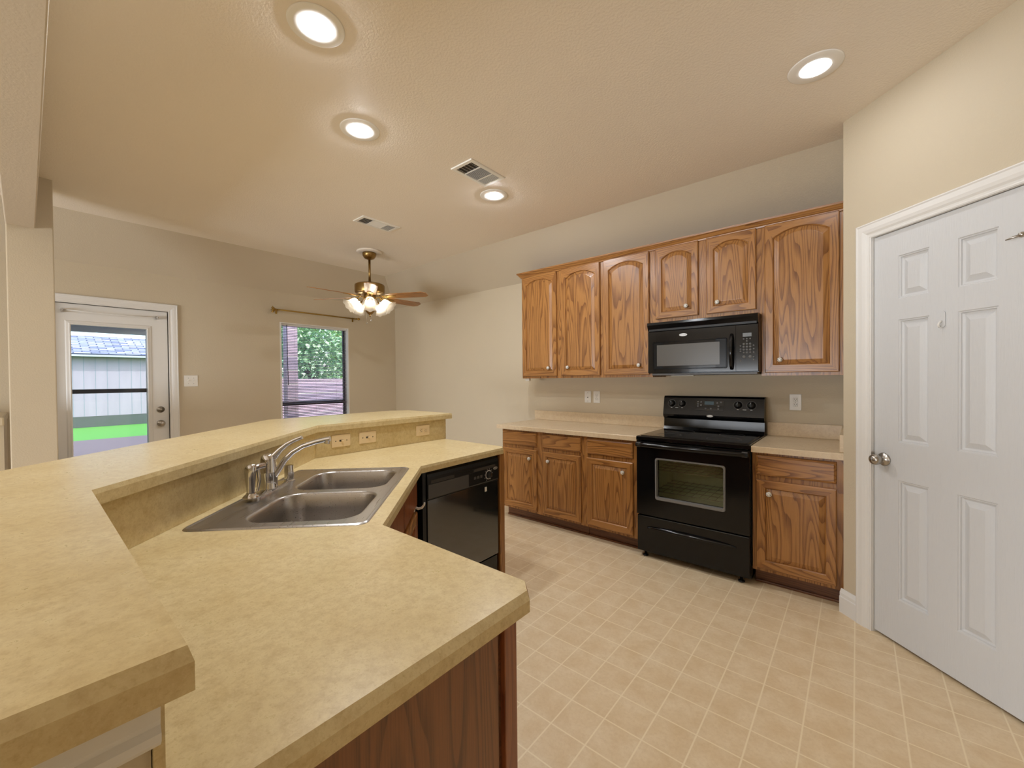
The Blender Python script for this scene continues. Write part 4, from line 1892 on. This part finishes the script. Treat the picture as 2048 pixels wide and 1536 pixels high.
def vent(label, x0, x1, y0, y1, tilt):
    o = empty('ceiling_vent', ((x0 + x1) / 2, (y0 + y1) / 2, ZC))
    tag(o, label, 'vent', 'ceiling vents')
    hx, hy = (x1 - x0) / 2, (y1 - y0) / 2
    mb = MB()
    i = .026
    out = [(-hx, -hy), (hx, -hy), (hx, hy), (-hx, hy)]
    inn = [(-hx + i, -hy + i), (hx - i, -hy + i), (hx - i, hy - i), (-hx + i, hy - i)]
    mb.loops([[(x, y, -.0006) for x, y in out], [(x, y, -.004) for x, y in out], [(x * .97, y * .985, -.008) for x, y in out],
              [(x, y, -.009) for x, y in inn], [(x, y, -.002) for x, y in inn]], True)
    mb.build('frame', M_FOIL, o)
    mb = MB()
    mb.f([mb.v((x, y, -.0015)) for x, y in inn])  # flat dark sheet; the shade inside the vent is put in as colour
    mb.build('duct_shade', M_VDARK, o)
    # three groups of louvres
    L = 2 * (hy - i)
    ya = -hy + i
    q1, q2 = ya + L * .30, ya + L * .70
    mb = MB()
    for k in range(5):
        x = -hx + i + (k + .5) * (2 * (hx - i)) / 5
        mb.box(-.0045, .0045, ya, q1 - .006, -.0006, .0006, 0, Matrix.Translation((x, 0, -.006)) @ Matrix.Rotation(R(35), 4, 'Y'))
    n = 13
    for k in range(n):
        y = q1 + (k + .5) * (q2 - q1) / n
        mb.box(-hx + i, hx - i, -.0042, .0042, -.0006, .0006, 0, Matrix.Translation((0, y, -.006)) @ Matrix.Rotation(R(tilt), 4, 'X'))
    for k in range(9):
        y = q2 + .006 + (k + .5) * (-ya - q2 - .006) / 9
        mb.box(-hx + i, hx - i, -.0062, .0062, -.0006, .0006, 0, Matrix.Translation((0, y, -.006)) @ Matrix.Rotation(R(25), 4, 'X'))
    mb.box(-hx + i, hx - i, q1 - .005, q1 + .001, -.0085, -.003)
    mb.box(-hx + i, hx - i, q2 - .001, q2 + .005, -.0085, -.003)
    mb.build('louvres', M_FOIL, o)
    return o


vent('white ceiling vent with dark louvres nearest the camera, above the peninsula', -2.115, -1.915, 1.885, 2.225, 40)
vent('white ceiling vent farther away, toward the ceiling fan', -3.455, -3.28, 1.91, 2.285, -40)

# ------------------------------------------------------------------ ceiling fan
FC = (-4.155, 2.487)
fan = empty('ceiling_fan', (FC[0], FC[1], ZC))
tag(fan, 'brass ceiling fan with oak blades and lit glass shades over the dining corner', 'ceiling fan')
mb = MB()
mb.lathe([(.0001, -.0008), (.132, -.0008), (.135, -.006), (.125, -.014), (.09, -.018), (.0001, -.018)], 48)
mb.build('medallion', M_CEIL, fan)
mb = MB()
mb.lathe([(.0001, -.0185), (.072, -.0185), (.074, -.03), (.070, -.052), (.052, -.078), (.022, -.09), (.0001, -.091)], 40)
mb.build('canopy', M_BRASS, fan)
mb = MB()
mb.cyl((0, 0, -.09), (0, 0, -.345), .0125, 18)
mb.lathe([(.0001, -.335), (.022, -.335), (.024, -.35), (.018, -.362), (.0001, -.362)], 20)
mb.build('downrod', M_BRASS, fan)
mb = MB()
mb.lathe([(.0001, -.358), (.08, -.360), (.145, -.366), (.158, -.376), (.160, -.39), (.160, -.45), (.156, -.462), (.14, -.472), (.09, -.480), (.0001, -.482)], 56)
mo = mb.build('motor_housing', M_BRASS, fan, sharp=35)
mb = MB()
mb.lathe([(.0001, -.480), (.062, -.481), (.066, -.50), (.058, -.53), (.048, -.56), (.052, -.60), (.060, -.63), (.05, -.665), (.025, -.695), (.012, -.705), (.014, -.715), (.006, -.725), (.0001, -.726)], 32)
kit = mb.build('light_kit', M_BRASS, fan, sharp=50)
# blades
for k in range(6):
    a = R(90.1 + 60 * k)
    m = Matrix.Rotation(a, 4, 'Z') @ Matrix.Translation((0, 0, -.505)) @ Matrix.Rotation(R(-12), 4, 'X')
    mb = MB()
    pts = [(.205, -.048), (.25, -.056), (.63, -.066), (.672, -.036), (.672, .036), (.63, .066), (.25, .056), (.205, .048)]
    mb.slab(pts, -.003, .003)
    b = mb.build('blade', M_BLADE, fan)
    b.matrix_local = m
    mb = MB()
    mb.slab([(.205, -.02), (.24, -.036), (.275, -.03), (.31, -.008), (.31, .008), (.275, .03), (.24, .036), (.205, .02)], -.008, -.0034)
    mb.tube([(.115, 0, .012), (.15, .012, -.004), (.19, .022, -.006), (.235, .02, -.006)], .006, 8)
    mb.tube([(.115, 0, .012), (.15, -.012, -.004), (.19, -.022, -.006), (.235, -.02, -.006)], .006, 8)
    mb.build('blade_iron', M_GOLD, b)
# five bell shades on curled arms
for k in range(5):
    a = R(40.1 + 289 + 72 * k)
    m = Matrix.Rotation(a, 4, 'Z')
    mb = MB()
    mb.tube([(.045, 0, -.545), (.075, 0, -.515), (.108, 0, -.508), (.130, 0, -.525), (.136, 0, -.550)], .006, 8)
    mb.tube([(.05, 0, -.60), (.075, 0, -.625), (.085, 0, -.60), (.07, 0, -.585)], .004, 6)
    mb.lathe([(.0001, 0), (.020, 0), (.026, .014), (.024, .022), (.0001, .022)], 18, Matrix.Translation((.130, 0, -.548)) @ Matrix.Rotation(R(128), 4, 'Y'))
    ar = mb.build('lamp_arm', M_GOLD, fan)
    ar.matrix_local = m
    mt = Matrix.Translation((.136, 0, -.556)) @ Matrix.Rotation(R(128), 4, 'Y')
    mb = MB()
    seg = 40
    ls = []
    for r_, z, sc in ((.026, .002, 0), (.038, .012, 0), (.046, .032, 0), (.048, .058, 0), (.053, .084, .01), (.066, .108, .03), (.084, .122, .05)):
        ring = []
        for i in range(seg):
            q = 2 * math.pi * i / seg
            rr = r_ * (1 + sc * math.cos(8 * q))
            ring.append(mt @ Vector((rr * math.cos(q), rr * math.sin(q), z + sc * .08 * math.cos(8 * q))))
        ls.append(ring)
    mb.loops(ls, True, False, False, True)
    sh = mb.build('glass_shade', M_SHADE, fan)
    sh.matrix_local = m
    mb = MB()
    mb.sphere(mt @ Vector((0, 0, .048)), .021, 14, 1.2)
    mb.build('bulb', M_BULB, sh)
for (dx, dy, z1, r_) in ((-.018, -.03, -.79, .006), (.02, .0, -.76, .007)):
    mb = MB()
    mb.tube([(dx, dy, -.70), (dx, dy, z1)], .0012, 6)
    mb.sphere((dx, dy, z1 - .008), r_, 10, 1.6)
    mb.build('pull_chain', M_NICKEL, fan)

# ------------------------------------------------------------------ outside
GZ = -.12
mb = MB()
mb.box(-15.4, XB - TH, -7, 9, GZ - .1, GZ)
struct(mb.build('patio', M_PATIO))
mb = MB()
mb.box(-20.0, -15.4, -9, 12, GZ - .12, GZ - .01)
lw = mb.build('lawn', M_LAWN)
tag(lw, 'bright green lawn in the sun behind the glazed back door', 'grass', kind='stuff')
mb = MB()
mb.box(-90, -15.4, -60, 60, GZ - .3, GZ - .13)
struct(mb.build('ground', M_SOIL))
mb = MB()
mb.box(-9.9, XB - TH, -7, 1.7, 2.32, 2.42)
mb.box(-10.0, -9.9, -7, 1.7, 2.23, 2.6)
struct(mb.build('porch_ceiling', M_EAVE))
mb = MB()
mb.box(-7.08, -6.92, 2.68, 2.84, GZ, 2.4)
tag(mb.build('porch_post', M_BRICK), 'pinkish brick porch post seen through the left side of the blind', 'post')
# neighbouring outbuilding
sh = empty('shed', (-20.0, .6, GZ))
tag(sh, 'pale grey boarded outbuilding with a shingle roof across the lawn', 'building')
mb = MB()
mb.box(-.1, 0, -6, 4.2, 0, 2.50)
mb.build('wall', M_SIDING, sh)
mb = MB()
for i in range(30):
    y = -6 + i * .29 + random.uniform(-.03, .03)
    mb.box(-.002, .004, y, y + .012, .34, 2.45)
mb.build('board_joints', plain('joint', srgb(128, 140, 148), .9).m, sh)
mb = MB()
mb.box(-.004, .012, -6, 4.2, 0, .36)
mb.build('footing', M_SOIL, sh)
mb = MB()
m = Matrix.Translation((.28, 0, 2.43)) @ Matrix.Rotation(R(19), 4, 'Y')
mb.box(-2.35, 0, -6.4, 4.6, 0, .06)
rf = mb.build('roof', M_SHINGLE, sh)
rf.matrix_local = m
rf.data.materials[0] = M_SHINGLE
mb = MB()
mb.box(.20, .30, -6.4, 4.6, 2.39, 2.45)
mb.build('gutter', M_BARK2, sh)
# brick garden wall behind the window
mb = MB()
mb.box(-9.4, -9.2, 2.4, 9, GZ, 1.42)
tag(mb.build('garden_wall', M_BRICK), 'low brick garden wall seen through the dining window blind', 'wall')


def tree(label, x, y, z0, h, r, n, mat, seed, ls=1.0):
    rnd = random.Random(seed)
    o = empty('tree', (x, y, z0))
    tag(o, label, 'tree', 'trees beyond the garden wall')
    mb = MB()
    mb.tube([(0, 0, 0), (.08, .05, h * .4), (-.05, .1, h * .75)], .12, 8, [.16, .12, .07])
    for k in range(5):
        a = rnd.uniform(0, 6.28)
        mb.tube([(.06, .05, h * .4 + k * .2), (math.cos(a) * r * .5, math.sin(a) * r * .5, h * .55 + k * .3)], .04, 6, [.05, .02])
    mb.build('trunk', M_TRUNK, o)
    mb = MB()
    cl = [(rnd.gauss(0, r * .42), rnd.gauss(0, r * .5), h * .62 + rnd.gauss(0, h * .2)) for _ in range(26)]
    for i in range(n):
        c = rnd.choice(cl)
        p = Vector((c[0] + rnd.gauss(0, r * .2), c[1] + rnd.gauss(0, r * .2), max(.4, c[2] + rnd.gauss(0, h * .09))))
        s = rnd.uniform(.05, .11) * ls
        q = Matrix.Rotation(rnd.uniform(0, 6.28), 3, 'Z') @ Matrix.Rotation(rnd.uniform(-1.1, 1.1), 3, 'X')
        vs = [mb.v(p + q @ Vector(v)) for v in ((0, -s, 0), (s * .55, 0, .01), (0, s, 0), (-s * .55, 0, .01))]
        mb.f(vs)
    mb.build('crown', mat, o)
    return o


tree('leafy dark green tree seen through the middle of the dining window blind', -12.2, 5.2, GZ, 3.6, 1.3, 5200, M_LEAF, 3)
tree('pale yellowish green tree seen at the right of the dining window blind', -17.6, 9.3, GZ, 4.4, 1.3, 4600, M_LEAF2, 5, 1.3)
tree('distant bluish green tree seen high through the left of the dining window blind', -25.0, 9.6, GZ - .13, 8.0, 2.4, 5200, M_LEAF, 9, 2.0)
